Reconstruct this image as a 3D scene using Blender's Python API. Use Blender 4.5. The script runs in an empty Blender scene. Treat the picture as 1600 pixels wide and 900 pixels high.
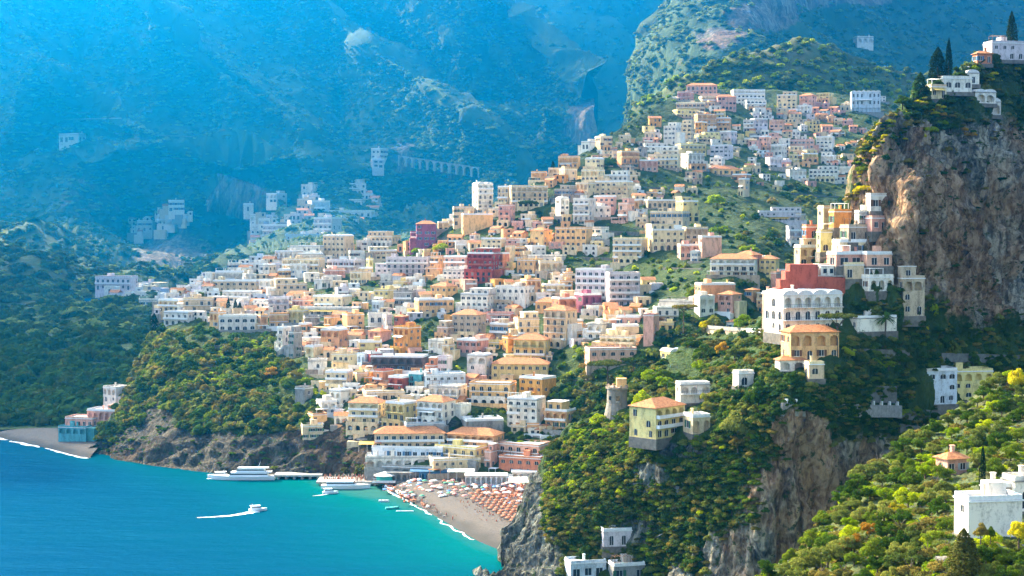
import bpy, bmesh, math, random
import numpy as np
from mathutils import Vector, Matrix, noise

R = math.radians
rnd = random.Random(7)
scene = bpy.context.scene
COL = scene.collection

# ------------------------------------------------------------------ camera, light, exposure
F = 2400.0                 # focal length in pixels of a 1600 wide picture
CAM_Z = 104.0
PITCH = math.atan(100.0 / F)
cam_d = bpy.data.cameras.new('camera'); cam = bpy.data.objects.new('camera', cam_d); COL.objects.link(cam)
cam_d.sensor_width = 36.0; cam_d.lens = F / 1600.0 * 36.0
cam_d.clip_start = 1.0; cam_d.clip_end = 30000.0
cam.location = (0, 0, CAM_Z); cam.rotation_euler = (math.pi / 2 - PITCH, 0, 0)
scene.camera = cam

SUN_EL, SUN_AZ = R(31), R(-48)          # azimuth from +Y, negative = towards -X
sd = Vector((math.sin(SUN_AZ) * math.cos(SUN_EL), math.cos(SUN_AZ) * math.cos(SUN_EL), math.sin(SUN_EL)))
sl = bpy.data.lights.new('sun', 'SUN'); sun = bpy.data.objects.new('sun', sl); COL.objects.link(sun)
sl.energy = 4.2; sl.angle = R(0.6); sl.color = (1.0, 0.82, 0.58)
sun.rotation_euler = sd.to_track_quat('Z', 'Y').to_euler(); sun.location = (-500, 300, 900)

world = bpy.data.worlds.new('World'); scene.world = world; world.use_nodes = True
wn = world.node_tree.nodes; wl = world.node_tree.links
bg = wn.get('Background') or wn.new('ShaderNodeBackground')
sky = wn.new('ShaderNodeTexSky'); sky.sky_type = 'NISHITA'; sky.sun_disc = False
sky.sun_elevation = SUN_EL; sky.sun_rotation = SUN_AZ
sky.altitude = 100; sky.air_density = 1.0; sky.dust_density = 6.0; sky.ozone_density = 1.0
wl.new(sky.outputs[0], bg.inputs[0]); bg.inputs[1].default_value = 0.15
scene.view_settings.view_transform = 'Standard'; scene.view_settings.look = 'None'
scene.view_settings.exposure = 2.35; scene.view_settings.gamma = 1.0
scene.view_settings.use_white_balance = True; scene.view_settings.white_balance_temperature = 6950; scene.view_settings.white_balance_tint = 4
scene.cycles.use_denoising = True
scene.cycles.max_bounces = 5; scene.cycles.diffuse_bounces = 3; scene.cycles.transparent_max_bounces = 4
scene.cycles.transmission_bounces = 2; scene.cycles.glossy_bounces = 2; scene.cycles.volume_bounces = 1
HAZE_DENSITY = 0.000115
HAZE_COLOR = (0.0, 0.34, 0.8, 1.0)
HAZE_G = 0.82

# ------------------------------------------------------------------ basic helpers
_cp, _sp = math.cos(PITCH), math.sin(PITCH)
def P(px, py, d):
    """point of the valley seen at (px, py) whose distance along +Y is d metres"""
    a = (px - 800.0) / F; b = (450.0 - py) / F
    k = d / (_cp + b * _sp)
    return np.stack(np.broadcast_arrays(a * k, np.asarray(d, float) + 0 * a, CAM_Z + (b * _cp - _sp) * k), axis=-1)
def Pv(px, py, d): return Vector([float(c) for c in P(float(px), float(py), float(d))])
def sea_d(py, z=0.0):
    b = (450.0 - np.asarray(py, float)) / F
    return (z - CAM_Z) * (_cp + b * _sp) / (b * _cp - _sp)
def tag(o, label=None, cat=None, group=None, kind=None):
    if label: o['label'] = label
    if cat: o['category'] = cat
    if group: o['group'] = group
    if kind: o['kind'] = kind
    return o
def empty(name, loc, rz=0.0):
    o = bpy.data.objects.new(name, None); COL.objects.link(o); o.location = loc; o.rotation_euler = (0, 0, rz)
    o.empty_display_size = 0.5
    return o
def obj(name, me, parent=None, loc=(0, 0, 0), rz=0.0, mat=None):
    o = bpy.data.objects.new(name, me); COL.objects.link(o); o.location = loc
    if rz: o.rotation_euler = (0, 0, rz)
    if parent: o.parent = parent
    if mat is not None:
        me.materials.clear(); me.materials.append(mat)
    return o
def np_mesh(name, verts, faces, mats=(), smooth=False, midx=None):
    """verts (n,3) array, faces (m,k) array or list of tuples"""
    me = bpy.data.meshes.new(name)
    verts = np.asarray(verts, np.float32)
    if isinstance(faces, np.ndarray):
        m, k = faces.shape
        me.vertices.add(len(verts)); me.vertices.foreach_set('co', verts.ravel())
        me.loops.add(m * k); me.loops.foreach_set('vertex_index', faces.astype(np.int32).ravel())
        me.polygons.add(m)
        me.polygons.foreach_set('loop_start', np.arange(0, m * k, k, dtype=np.int32))
        if smooth: me.polygons.foreach_set('use_smooth', np.ones(m, bool))
        me.update(calc_edges=True)
    else:
        me.from_pydata([tuple(map(float, v)) for v in verts], [], faces)
        if smooth: me.polygons.foreach_set('use_smooth', np.ones(len(faces), bool))
    for m_ in mats: me.materials.append(m_)
    if midx is not None: me.polygons.foreach_set('material_index', np.asarray(midx, np.int32))
    return me
class MB:
    """collects boxes, quads, tubes; build() links them as ONE mesh object"""
    def __init__(s): s.v = []; s.f = []; s.m = []
    def add(s, vs, fs, mi=0):
        o = len(s.v); s.v += [tuple(v) for v in vs]; s.f += [tuple(i + o for i in f) for f in fs]; s.m += [mi] * len(fs); return s
    def quad(s, a, b, c, d, mi=0): return s.add([a, b, c, d], [(0, 1, 2, 3)], mi)
    def box(s, x0, x1, y0, y1, z0, z1, mi=0):
        v = [(x0, y0, z0), (x1, y0, z0), (x1, y1, z0), (x0, y1, z0), (x0, y0, z1), (x1, y0, z1), (x1, y1, z1), (x0, y1, z1)]
        return s.add(v, [(0, 3, 2, 1), (4, 5, 6, 7), (0, 1, 5, 4), (1, 2, 6, 5), (2, 3, 7, 6), (3, 0, 4, 7)], mi)
    def tube(s, a, b, ra, rb, n=6, mi=0):
        a = Vector(a); b = Vector(b); z = (b - a).normalized()
        x = z.orthogonal().normalized(); y = z.cross(x)
        v = []
        for c, r in ((a, ra), (b, rb)):
            for i in range(n):
                t = 2 * math.pi * i / n; v.append(c + (x * math.cos(t) + y * math.sin(t)) * r)
        f = [(i, (i + 1) % n, n + (i + 1) % n, n + i) for i in range(n)] + [tuple(range(n))[::-1], tuple(range(n, 2 * n))]
        return s.add(v, f, mi)
    def lathe(s, prof, n=12, c=(0, 0, 0), mi=0):
        v = []; f = []
        for r, z in prof:
            for i in range(n):
                t = 2 * math.pi * i / n; v.append((c[0] + r * math.cos(t), c[1] + r * math.sin(t), c[2] + z))
        for k in range(len(prof) - 1):
            for i in range(n): f.append((k * n + i, k * n + (i + 1) % n, (k + 1) * n + (i + 1) % n, (k + 1) * n + i))
        f.append(tuple(range(n))[::-1]); f.append(tuple(range((len(prof) - 1) * n, len(prof) * n)))
        return s.add(v, f, mi)
    def mesh(s, name, mats=()):
        me = bpy.data.meshes.new(name); me.from_pydata(s.v, [], s.f)
        for m in mats: me.materials.append(m)
        if len(mats) > 1: me.polygons.foreach_set('material_index', s.m)
        return me
    def build(s, name, mats, parent=None, loc=(0, 0, 0), rz=0.0):
        if not isinstance(mats, (list, tuple)): mats = [mats]
        return obj(name, s.mesh(name, mats), parent, loc, rz)

# ------------------------------------------------------------------ materials
def new_mat(name):
    m = bpy.data.materials.new(name); m.use_nodes = True
    nt = m.node_tree; b = nt.nodes.get('Principled BSDF')
    b.inputs['Roughness'].default_value = 0.85
    b.inputs['Specular IOR Level'].default_value = 0.25
    return m, nt.nodes, nt.links, b
def ramp(n, l, fac, stops):
    r = n.new('ShaderNodeValToRGB'); e = r.color_ramp.elements
    while len(e) < len(stops): e.new(0.5)
    for i, (p, c) in enumerate(stops): e[i].position = p; e[i].color = (*c, 1) if len(c) == 3 else c
    if fac is not None: l.new(fac, r.inputs[0])
    return r.outputs[0]
def tex(n, l, vec, scale, detail=4, rough=0.6, kind='ShaderNodeTexNoise', mscale=None):
    if mscale is not None:
        mp = n.new('ShaderNodeMapping'); mp.inputs['Scale'].default_value = mscale; l.new(vec, mp.inputs[0]); vec = mp.outputs[0]
    t = n.new(kind); t.inputs['Scale'].default_value = scale
    if 'Detail' in t.inputs: t.inputs['Detail'].default_value = detail
    if 'Roughness' in t.inputs: t.inputs['Roughness'].default_value = rough
    l.new(vec, t.inputs['Vector']); return t.outputs[0]
def mixc(n, l, fac, a, b, mode='MIX'):
    m = n.new('ShaderNodeMix'); m.data_type = 'RGBA'; m.blend_type = mode
    for s, v in ((0, fac), (6, a), (7, b)):
        if isinstance(v, (float, int)): m.inputs[s].default_value = v
        elif isinstance(v, tuple): m.inputs[s].default_value = (*v, 1) if len(v) == 3 else v
        else: l.new(v, m.inputs[s])
    return m.outputs[2]
def mathn(n, l, op, a, b=None, clamp=False):
    m = n.new('ShaderNodeMath'); m.operation = op; m.use_clamp = clamp
    for i, v in enumerate((a, b)):
        if v is None: continue
        if isinstance(v, (float, int)): m.inputs[i].default_value = v
        else: l.new(v, m.inputs[i])
    return m.outputs[0]
def bump(n, l, b, h, dist, strength=1.0):
    u = n.new('ShaderNodeBump'); u.inputs['Distance'].default_value = dist; u.inputs['Strength'].default_value = strength
    l.new(h, u.inputs['Height']); l.new(u.outputs[0], b.inputs['Normal'])

def terrain_mat(name, greens, rocks, soil, scale=1.0):
    """ground whose rock share comes from the mesh attribute 'rock'"""
    m, n, l, b = new_mat(name)
    pos = n.new('ShaderNodeNewGeometry').outputs['Position']
    at = n.new('ShaderNodeAttribute'); at.attribute_name = 'rock'
    big = tex(n, l, pos, 0.012 * scale, 5, 0.65); mid = tex(n, l, pos, 0.09 * scale, 5, 0.7); fine = tex(n, l, pos, 0.6 * scale, 4, 0.7)
    g = ramp(n, l, mid, [(0.3, greens[0]), (0.5, greens[1]), (0.72, greens[2])])
    g = mixc(n, l, ramp(n, l, big, [(0.4, (0, 0, 0)), (0.7, (0.8, 0.8, 0.8))]), g, soil)
    st = tex(n, l, pos, 0.16 * scale, 6, 0.7, mscale=(1, 1, 0.16)); st2 = tex(n, l, pos, 0.035 * scale, 5, 0.6, mscale=(1, 1, 0.4))
    r = ramp(n, l, st, [(0.3, rocks[0]), (0.48, rocks[1]), (0.66, rocks[2])])
    r = mixc(n, l, ramp(n, l, st2, [(0.42, (0, 0, 0)), (0.62, (1, 1, 1))]), r, mixc(n, l, st, rocks[3], rocks[1]))
    moss = ramp(n, l, fine, [(0.55, (0, 0, 0)), (0.68, (0.75, 0.75, 0.75))])
    r = mixc(n, l, moss, r, greens[0])
    fac = mathn(n, l, 'ADD', at.outputs['Fac'], mathn(n, l, 'MULTIPLY', mathn(n, l, 'SUBTRACT', mid, 0.5), 0.9))
    fac = ramp(n, l, fac, [(0.42, (0, 0, 0)), (0.56, (1, 1, 1))])
    l.new(mixc(n, l, fac, g, r), b.inputs['Base Color'])
    bump(n, l, b, mathn(n, l, 'ADD', mathn(n, l, 'MULTIPLY', st, 1.6), fine), 1.2, 0.8)
    b.inputs['Roughness'].default_value = 0.95
    return m
GREENS = [(0.022, 0.048, 0.010), (0.045, 0.08, 0.015), (0.09, 0.125, 0.022)]
M_far = terrain_mat('mountain_ground', [(0.015, 0.03, 0.014), (0.03, 0.05, 0.02), (0.05, 0.07, 0.03)],
                    [(0.06, 0.05, 0.045), (0.16, 0.125, 0.11), (0.26, 0.2, 0.17), (0.2, 0.12, 0.09)], (0.06, 0.07, 0.035), 0.35)
M_hill = terrain_mat('hillside_ground', GREENS, [(0.045, 0.045, 0.045), (0.12, 0.11, 0.1), (0.24, 0.21, 0.18), (0.15, 0.11, 0.08)], (0.14, 0.12, 0.06), 1.0)
def crag_mat(name, greens, scale=1.0, tint=1.0):
    m, n, l, b = new_mat(name)
    pos = n.new('ShaderNodeNewGeometry').outputs['Position']
    at = n.new('ShaderNodeAttribute'); at.attribute_name = 'rock'
    wob = tex(n, l, pos, 0.08 * scale, 3, 0.6)
    va = n.new('ShaderNodeVectorMath'); va.operation = 'MULTIPLY_ADD'; l.new(wob, va.inputs[0]); va.inputs[1].default_value = (14, 14, 0); l.new(pos, va.inputs[2]); p2 = va.outputs[0]
    A = tex(n, l, p2, 0.55 * scale, 5, 0.65, mscale=(1, 1, 0.07)); B = tex(n, l, p2, 0.12 * scale, 4, 0.6, mscale=(1, 1, 0.16)); C = tex(n, l, pos, 0.9 * scale, 5, 0.7, mscale=(1, 1, 0.5))
    big = tex(n, l, pos, 0.022 * scale, 4, 0.6)
    f = mathn(n, l, 'ADD', mathn(n, l, 'MULTIPLY', A, 0.5), mathn(n, l, 'MULTIPLY', B, 0.35)); f = mathn(n, l, 'ADD', f, mathn(n, l, 'MULTIPLY', C, 0.3))
    k = tint
    r = ramp(n, l, f, [(0.44, (0.018 * k, 0.02 * k, 0.022 * k)), (0.52, (0.12 * k, 0.11 * k, 0.095 * k)), (0.58, (0.26 * k, 0.23 * k, 0.18 * k)), (0.655, (0.62 * k, 0.53 * k, 0.39 * k))])
    o = ramp(n, l, f, [(0.44, (0.05 * k, 0.03 * k, 0.018 * k)), (0.52, (0.24 * k, 0.115 * k, 0.05 * k)), (0.63, (0.52 * k, 0.31 * k, 0.17 * k))])
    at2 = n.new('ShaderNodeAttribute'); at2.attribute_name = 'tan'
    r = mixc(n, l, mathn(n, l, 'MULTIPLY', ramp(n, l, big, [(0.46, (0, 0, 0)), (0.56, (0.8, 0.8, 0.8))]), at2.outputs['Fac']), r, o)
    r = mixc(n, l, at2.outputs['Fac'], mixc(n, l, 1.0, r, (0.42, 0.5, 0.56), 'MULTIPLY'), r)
    fine = tex(n, l, pos, 0.35 * scale, 5, 0.75); mid = tex(n, l, pos, 0.1 * scale, 5, 0.7)
    moss = ramp(n, l, fine, [(0.56, (0, 0, 0)), (0.62, (0.9, 0.9, 0.9))]); r = mixc(n, l, moss, r, mixc(n, l, C, greens[0], greens[1]))
    g = ramp(n, l, mid, [(0.3, greens[0]), (0.5, greens[1]), (0.72, greens[2])])
    fac = mathn(n, l, 'ADD', at.outputs['Fac'], mathn(n, l, 'MULTIPLY', mathn(n, l, 'SUBTRACT', mid, 0.5), 0.9)); fac = ramp(n, l, fac, [(0.42, (0, 0, 0)), (0.56, (1, 1, 1))])
    l.new(mixc(n, l, fac, g, r), b.inputs['Base Color'])
    h = mathn(n, l, 'ADD', mathn(n, l, 'MULTIPLY', A, 2.2), mathn(n, l, 'ADD', mathn(n, l, 'MULTIPLY', B, 2.0), C)); bump(n, l, b, h, 1.5, 1.0)
    b.inputs['Roughness'].default_value = 0.95
    return m
M_crag = crag_mat('crag_rock', [(0.02, 0.045, 0.01), (0.045, 0.085, 0.015), (0.085, 0.12, 0.025)], 1.0, 1.05)
M_far = crag_mat('mountain_ground', [(0.012, 0.03, 0.008), (0.035, 0.065, 0.016), (0.065, 0.1, 0.028)], 0.2, 0.42)
M_hill2 = crag_mat('hillside_rock', GREENS, 1.0, 0.24)
# ------------------------------------------------------------------ terrain sheets
class Sheet:
    """a hillside: depth (metres along +Y) interpolated between surveyed points, closed by a slope falling away behind its skyline"""
    def __init__(s, name, top, bot, ctrl, mat, nu, nv, amp, wave, rock=(), back=(30, 10), vertical=1.0, detail=0.55, seed=0, x=None, smooth=True, kind='structure', rough=0.75, rockamp=-0.2, benches=(), stretch=1, ridges=(), ribs=0, steep=(2100, 1.0), tan_from=-9999):
        s.benches = list(benches); s.ridges = list(ridges)
        top = [(a, max(b, -130)) for a, b in top]
        s.name = name; s.top = top; s.bot = bot; s.rocks = rock
        c = np.array(ctrl, float)
        if stretch != 1:
            c[:, 2] = np.where(c[:, 1] < 420, steep[0] + (c[:, 2] - steep[0]) * steep[1], c[:, 2])
            far = c[:, 2] * stretch; lim = np.where(c[:, 1] > 352, 0.86 * 249600.0 / np.maximum(c[:, 1] - 350, 1), 1e9)
            c[:, 2] = np.maximum(c[:, 2], np.minimum(far, lim))
            wave *= stretch; back = (back[0] * stretch, back[1] * stretch); m0 = amp
            amp = (lambda x, y: m0(x, y) * stretch) if callable(m0) else m0 * stretch
            s.benches = [(a, b * stretch, h) for a, b, h in s.benches]; s.ridges = [(a, b * stretch, h) for a, b, h in s.ridges]
        s.c = c[:, :2] / 500.0; val = np.log(c[:, 2])
        r = np.linalg.norm(s.c[:, None] - s.c[None], axis=2)
        n = len(c); K = np.where(r > 0, r * r * np.log(r + 1e-9), 0) + np.eye(n) * 0.004
        A = np.zeros((n + 3, n + 3)); A[:n, :n] = K; A[:n, n] = 1; A[:n, n + 1:] = s.c; A[n, :n] = 1; A[n + 1:, :n] = s.c.T
        s.w = np.linalg.solve(A, np.concatenate([val, np.zeros(3)]))
        s.amp, s.wave, s.vert, s.seed = amp, wave, vertical, seed
        x0, x1 = x if x else (top[0][0], top[-1][0])
        s.x0, s.x1 = x0, x1
        us = np.linspace(x0, x1, nu)
        ty = np.interp(us, *np.array(top, float).T); by = np.interp(us, *np.array(bot, float).T)
        vs = np.linspace(0, 1, nv)
        PX = np.repeat(us[None], nv, 0); PY = by[None] + (ty - by)[None] * vs[:, None]
        D = s.depth(PX, PY)
        pts = P(PX, PY, D)
        # rows behind the skyline
        bk = []
        for j in range(1, 6):
            q = pts[-1].copy(); q[:, 1] += back[0] * j * (0.6 + 0.4 * j); q[:, 2] -= back[1] * j * j; bk.append(q)
        pts = np.concatenate([pts, np.array(bk)], 0)
        rk = np.zeros(pts.shape[:2])
        rk[:nv] = s.rockness(PX, PY); rk[nv:] = rk[nv - 1]
        nvt = pts.shape[0]
        # relief along the surface normal
        gu = np.gradient(pts, axis=1); gv = np.gradient(pts, axis=0); nr = np.cross(gu, gv); nr /= np.linalg.norm(nr, axis=2, keepdims=True) + 1e-9
        flat = pts.reshape(-1, 3)
        dsp = np.empty(len(flat)); off = Vector((seed * 13.7, seed * 5.1, seed * 3.3))
        fr = noise.fractal; k1 = 1.0 / wave
        for i, q in enumerate(flat.tolist()):
            v = Vector((q[0] * k1, q[1] * k1, q[2] * k1 * s.vert)) + off
            h = fr(v, rough, 2.1, 6, noise_basis='PERLIN_ORIGINAL')
            h2 = 1 - 1.6 * abs(noise.noise(v * 1.9)) - 0.9 * abs(noise.noise(v * 4.3))
            dsp[i] = h * 0.75 + h2 * detail - 0.3
            if ribs:
                rv_ = Vector((q[0] * .16, q[1] * .16, q[2] * .022)) + off; dsp[i] += ribs * ((0.5 - abs(noise.noise(rv_))) * 1.1 + 0.5 * noise.noise(rv_ * 2.7) - .2)
        dsp = dsp.reshape(nvt, nu)
        # keep the waterline and the foot of the slope where they are
        fade = np.ones(nvt); fade[:nv] = np.clip(vs / 0.05, 0.05, 1)
        amp_map = amp if not callable(amp) else None
        if callable(amp):
            am = np.zeros((nvt, nu)); am[:nv] = amp(PX, PY); am[nv:] = am[nv - 1]
        else: am = amp
        am = am * (0.8 + rockamp * rk)
        pts = pts + nr * (dsp * am * fade[:, None])[..., None]
        pts[..., 2] = np.maximum(pts[..., 2], -8.0)
        s.pts, s.nv, s.nu = pts, nvt, nu
        idx = np.arange(nvt * nu).reshape(nvt, nu)
        faces = np.stack([idx[:-1, :-1], idx[:-1, 1:], idx[1:, 1:], idx[1:, :-1]], -1).reshape(-1, 4)
        me = np_mesh(name, pts.reshape(-1, 3), faces, [mat], smooth)
        a = me.attributes.new('rock', 'FLOAT', 'POINT'); a.data.foreach_set('value', rk.ravel().astype(np.float32))
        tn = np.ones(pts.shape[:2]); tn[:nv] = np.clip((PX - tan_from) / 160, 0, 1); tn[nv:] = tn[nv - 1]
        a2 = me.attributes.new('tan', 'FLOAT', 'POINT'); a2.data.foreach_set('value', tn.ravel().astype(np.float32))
        s.obj = tag(obj(name, me), kind=kind)
        s.rk = rk
    def depth(s, px, py):
        q = np.stack(np.broadcast_arrays(np.asarray(px, float), np.asarray(py, float)), -1) / 500.0
        r = np.linalg.norm(q[..., None, :] - s.c, axis=-1)
        k = np.where(r > 0, r * r * np.log(r + 1e-9), 0)
        n = len(s.c)
        d = np.exp(k @ s.w[:n] + s.w[n] + q @ s.w[n + 1:])
        for line, run, hgt in s.benches:
            L = np.array(line, float); yl = np.interp(px, L[:, 0], L[:, 1]); t = np.clip((yl + hgt - py) / hgt, 0, 1)
            e = np.clip((px - L[0, 0]) / 40 + 1, 0, 1) * np.clip((L[-1, 0] - px) / 40 + 1, 0, 1)
            d = d + run * e * t * t * (3 - 2 * t)
        for line, prom, w in s.ridges:
            L = np.array(line, float); yl = np.interp(px, L[:, 0], L[:, 1]); sl_ = np.clip(abs((L[-1, 1] - L[0, 1]) / (L[-1, 0] - L[0, 0])), 0, 1.5)
            t = (py - yl) / math.sqrt(1 + sl_ ** 2); e = np.clip((px - L[0, 0]) / 50 + 1, 0, 1) * np.clip((L[-1, 0] - px) / 50 + 1, 0, 1)
            d = d - prom * e * np.exp(-np.abs(t) / w)
        return d
    def rockness(s, px, py):
        out = np.zeros(np.broadcast(px, py).shape)
        for (cx, cy, rx, ry, v) in s.rocks:
            d = np.sqrt(((px - cx) / rx) ** 2 + ((py - cy) / ry) ** 2)
            out = np.maximum(out, v * np.clip(1.6 - d, 0, 1))
        return out
    def at(s, px, py, lift=0.0):
        v = Pv(px, py, float(s.depth(px, py))); v.z += lift; return v
    def surf(s, px, py):
        """point of the displaced surface on the way to (px, py)"""
        o, hit = ray(s, px, py)
        return hit if hit is not None else s.at(px, py)
from mathutils.bvhtree import BVHTree
def bvh_of(s):
    if not hasattr(s, '_bvh'):
        idx = np.arange(s.nv * s.nu).reshape(s.nv, s.nu)
        faces = np.stack([idx[:-1, :-1], idx[:-1, 1:], idx[1:, 1:], idx[1:, :-1]], -1).reshape(-1, 4)
        s._bvh = BVHTree.FromPolygons(s.pts.reshape(-1, 3).tolist(), faces.tolist())
    return s._bvh
def ray(s, px, py):
    t = Pv(px, py, 100.0); o = Vector((0, 0, CAM_Z)); d = (t - o).normalized()
    loc, nor, i, dist = bvh_of(s).ray_cast(o, d)
    return nor, loc
def drop(s, x, y, z0=900.0):
    loc, nor, i, dist = bvh_of(s).ray_cast(Vector((x, y, z0)), Vector((0, 0, -1)))
    return loc

# far mountains, from the back
S_back = Sheet('mountain_behind',
    [(760, -260), (900, -220), (1080, -260), (1300, -300), (1900, -320)], [(760, 330), (1900, 330)],
    [(760, -200, 2950), (1000, -200, 3050), (1300, -200, 3100), (1900, -200, 3100), (760, 0, 2750), (900, 0, 2700), (1000, 0, 2800), (1400, 0, 2900), (1900, 0, 2900),
     (800, 150, 2560), (1000, 150, 2560), (1400, 150, 2700), (1900, 150, 2700), (800, 320, 2400), (1300, 320, 2450), (1900, 320, 2450)],
    M_far, 150, 70, 55, 330, back=(120, 40), seed=3, stretch=2.1, steep=(2800, .6), benches=[([(940, 28), (1000, 72)], 90, 12)])
S_spur = Sheet('mountain_spur',
    [(440, -420), (560, -330), (640, -180), (740, -60), (800, -12), (840, 30), (880, 62), (920, 105), (960, 130), (985, 150), (988, 175), (975, 196), (962, 212), (950, 235), (930, 300)],
    [(440, 420), (930, 420)],
    [(440, -300, 2900), (440, 0, 2750), (440, 300, 2200), (560, -300, 2500), (740, -60, 2250), (800, -10, 2160), (880, 62, 2020), (960, 130, 1880), (985, 152, 1820), (950, 240, 1720), (930, 300, 1680), (560, 0, 2450), (650, 100, 2280),
     (740, 160, 2060), (850, 150, 1960), (850, 250, 1830), (740, 280, 1880), (600, 300, 2150), (560, 420, 2100), (760, 420, 1750), (930, 420, 1600)],
    M_far, 170, 130, 52, 260, rock=[(920, 185, 38, 22, 0.8), (900, 205, 30, 20, 0.8), (770, 215, 25, 25, 0.7), (840, 215, 40, 20, 0.45)], back=(60, 30), seed=5, stretch=2.1, steep=(2150, .6), benches=[([(740, -60), (800, -12), (840, 30), (880, 62), (920, 105), (960, 130), (985, 150)], 300, 22), ([(760, 172), (830, 158), (900, 165), (960, 172)], 70, 14)],
    ridges=[([(740, -60), (800, -12), (840, 30), (880, 62), (920, 105), (960, 130), (985, 150)], 180, 26), ([(700, -20), (760, 60), (800, 110), (850, 170)], 60, 20), ([(600, -60), (680, 30), (740, 110)], 60, 20)])
S_west = Sheet('western_mountain',
    [(-320, -420), (-100, -400), (200, -330), (420, -120), (505, -22), (560, 42), (600, 66), (640, 92), (700, 133), (742, 158), (772, 175), (800, 215), (815, 260), (822, 310)],
    [(-320, 690), (0, 672), (60, 670), (130, 668), (200, 668), (400, 640), (822, 600)],
    [(-320, -400, 2700), (0, -300, 2600), (300, -250, 2500), (505, -20, 2330), (600, 66, 2180), (700, 133, 1960), (772, 175, 1780), (815, 260, 1600), (822, 320, 1500),
     (-300, 0, 2350), (0, 0, 2250), (200, 0, 2080), (330, 60, 2150), (420, 40, 2380), (500, 150, 2200), (0, 200, 2060), (200, 200, 1960), (350, 215, 1900), (500, 250, 1850), (620, 240, 1740), (720, 260, 1660),
     (-300, 350, 1950), (0, 350, 1860), (120, 330, 1800), (280, 330, 1750), (400, 300, 1740), (520, 300, 1640), (600, 330, 1560), (200, 400, 1640), (300, 400, 1590), (400, 380, 1500), (520, 360, 1400), (620, 380, 1380),
     (0, 450, 1650), (170, 450, 1400), (250, 450, 1330), (60, 520, 1300), (150, 520, 1180), (-300, 500, 1450), (0, 600, 930), (100, 600, 900), (180, 600, 850),
     (-320, 690, 728), (0, 672, 757), (60, 670, 762), (130, 668, 765), (200, 668, 765), (300, 560, 1050), (450, 450, 1250), (400, 640, 840), (600, 450, 1250), (822, 600, 950), (820, 420, 1350)],
    M_far, 340, 250, lambda x, y: np.clip((640 - y) / 240, 0.12, 1) * 45, 380,
    rock=[(260, 385, 62, 34, 1.0), (370, 298, 48, 22, 0.9), (130, 320, 60, 60, 0.45), (625, 235, 22, 28, 0.8), (690, 262, 60, 14, 0.5), (50, 620, 60, 30, 0.5), (310, 400, 40, 26, 0.7), (230, 60, 30, 18, .5), (320, 70, 25, 16, .5), (140, 250, 50, 20, 0.3)],
    back=(60, 30), seed=8, detail=0.75, stretch=2.1, steep=(2150, .55), benches=[([(420, -120), (505, -22), (560, 42), (600, 66), (640, 92), (700, 133), (742, 158), (772, 175), (800, 215), (815, 260)], 330, 26), ([(130, 222), (250, 216), (350, 220), (450, 230), (548, 254)], 70, 13), ([(90, 190), (200, 180), (330, 198)], 40, 9), ([(0, 60), (120, 95), (200, 160)], 60, 16), ([(240, 30), (330, 90), (420, 160)], 60, 16), ([(60, 240), (130, 214)], 40, 10)],
    ridges=[([(420, -120), (505, -22), (560, 42), (600, 66), (640, 92), (700, 133), (742, 158), (772, 175)], 190, 30), ([(150, -80), (230, 0), (300, 60), (350, 100), (430, 160), (480, 205)], 260, 50), ([(130, 226), (250, 220), (350, 224), (450, 234), (548, 258)], 90, 14), ([(-50, -40), (40, 60), (130, 150), (220, 200)], 150, 36), ([(330, 300), (430, 330), (520, 372)], 50, 14)])
S_wood = Sheet('wooded_mountain',
    [(966, 235), (975, 185), (981, 130), (989, 90), (1003, 50), (1022, 15), (1046, -28), (1100, -130), (1200, -260), (1900, -420)], [(966, 330), (1900, 330)],
    [(960, -400, 2500), (1200, -400, 2400), (1900, -400, 3300), (965, 0, 2150), (985, 70, 2000), (1000, 150, 1800), (1100, 0, 1850), (1200, 0, 1850), (1250, 30, 1950), (1400, 0, 2300), (1600, 0, 2600), (1900, 0, 2900),
     (1100, 100, 1650), (1400, 120, 2050), (1600, 120, 2300), (1900, 100, 2500), (960, 330, 1650), (1200, 330, 1500), (1500, 330, 1700), (1900, 330, 1900)],
    M_far, 200, 150, 26, 170, rock=[(1190, 22, 55, 22, 1.0), (1125, 60, 40, 20, 0.8), (1340, -4, 60, 10, 0.9), (1080, 100, 30, 20, 0.4), (1230, -10, 60, 25, 1.0)], back=(60, 20), seed=12, stretch=1.5,
    x=(966, 1900))
S_knoll = Sheet('green_knoll',
    [(985, 175), (1050, 135), (1080, 118), (1120, 98), (1160, 80), (1200, 76), (1240, 63), (1290, 68), (1330, 82), (1380, 100), (1430, 112), (1500, 120), (1900, 140)],
    [(985, 330), (1900, 330)],
    [(985, 175, 1550), (1080, 118, 1500), (1200, 78, 1520), (1290, 68, 1560), (1380, 100, 1600), (1500, 120, 1700), (1900, 140, 1900), (985, 330, 1300), (1200, 200, 1420), (1200, 330, 1280), (1500, 330, 1350), (1900, 330, 1500), (1400, 200, 1450)],
    M_hill, 130, 50, 9, 70, back=(30, 12), seed=15)
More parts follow.
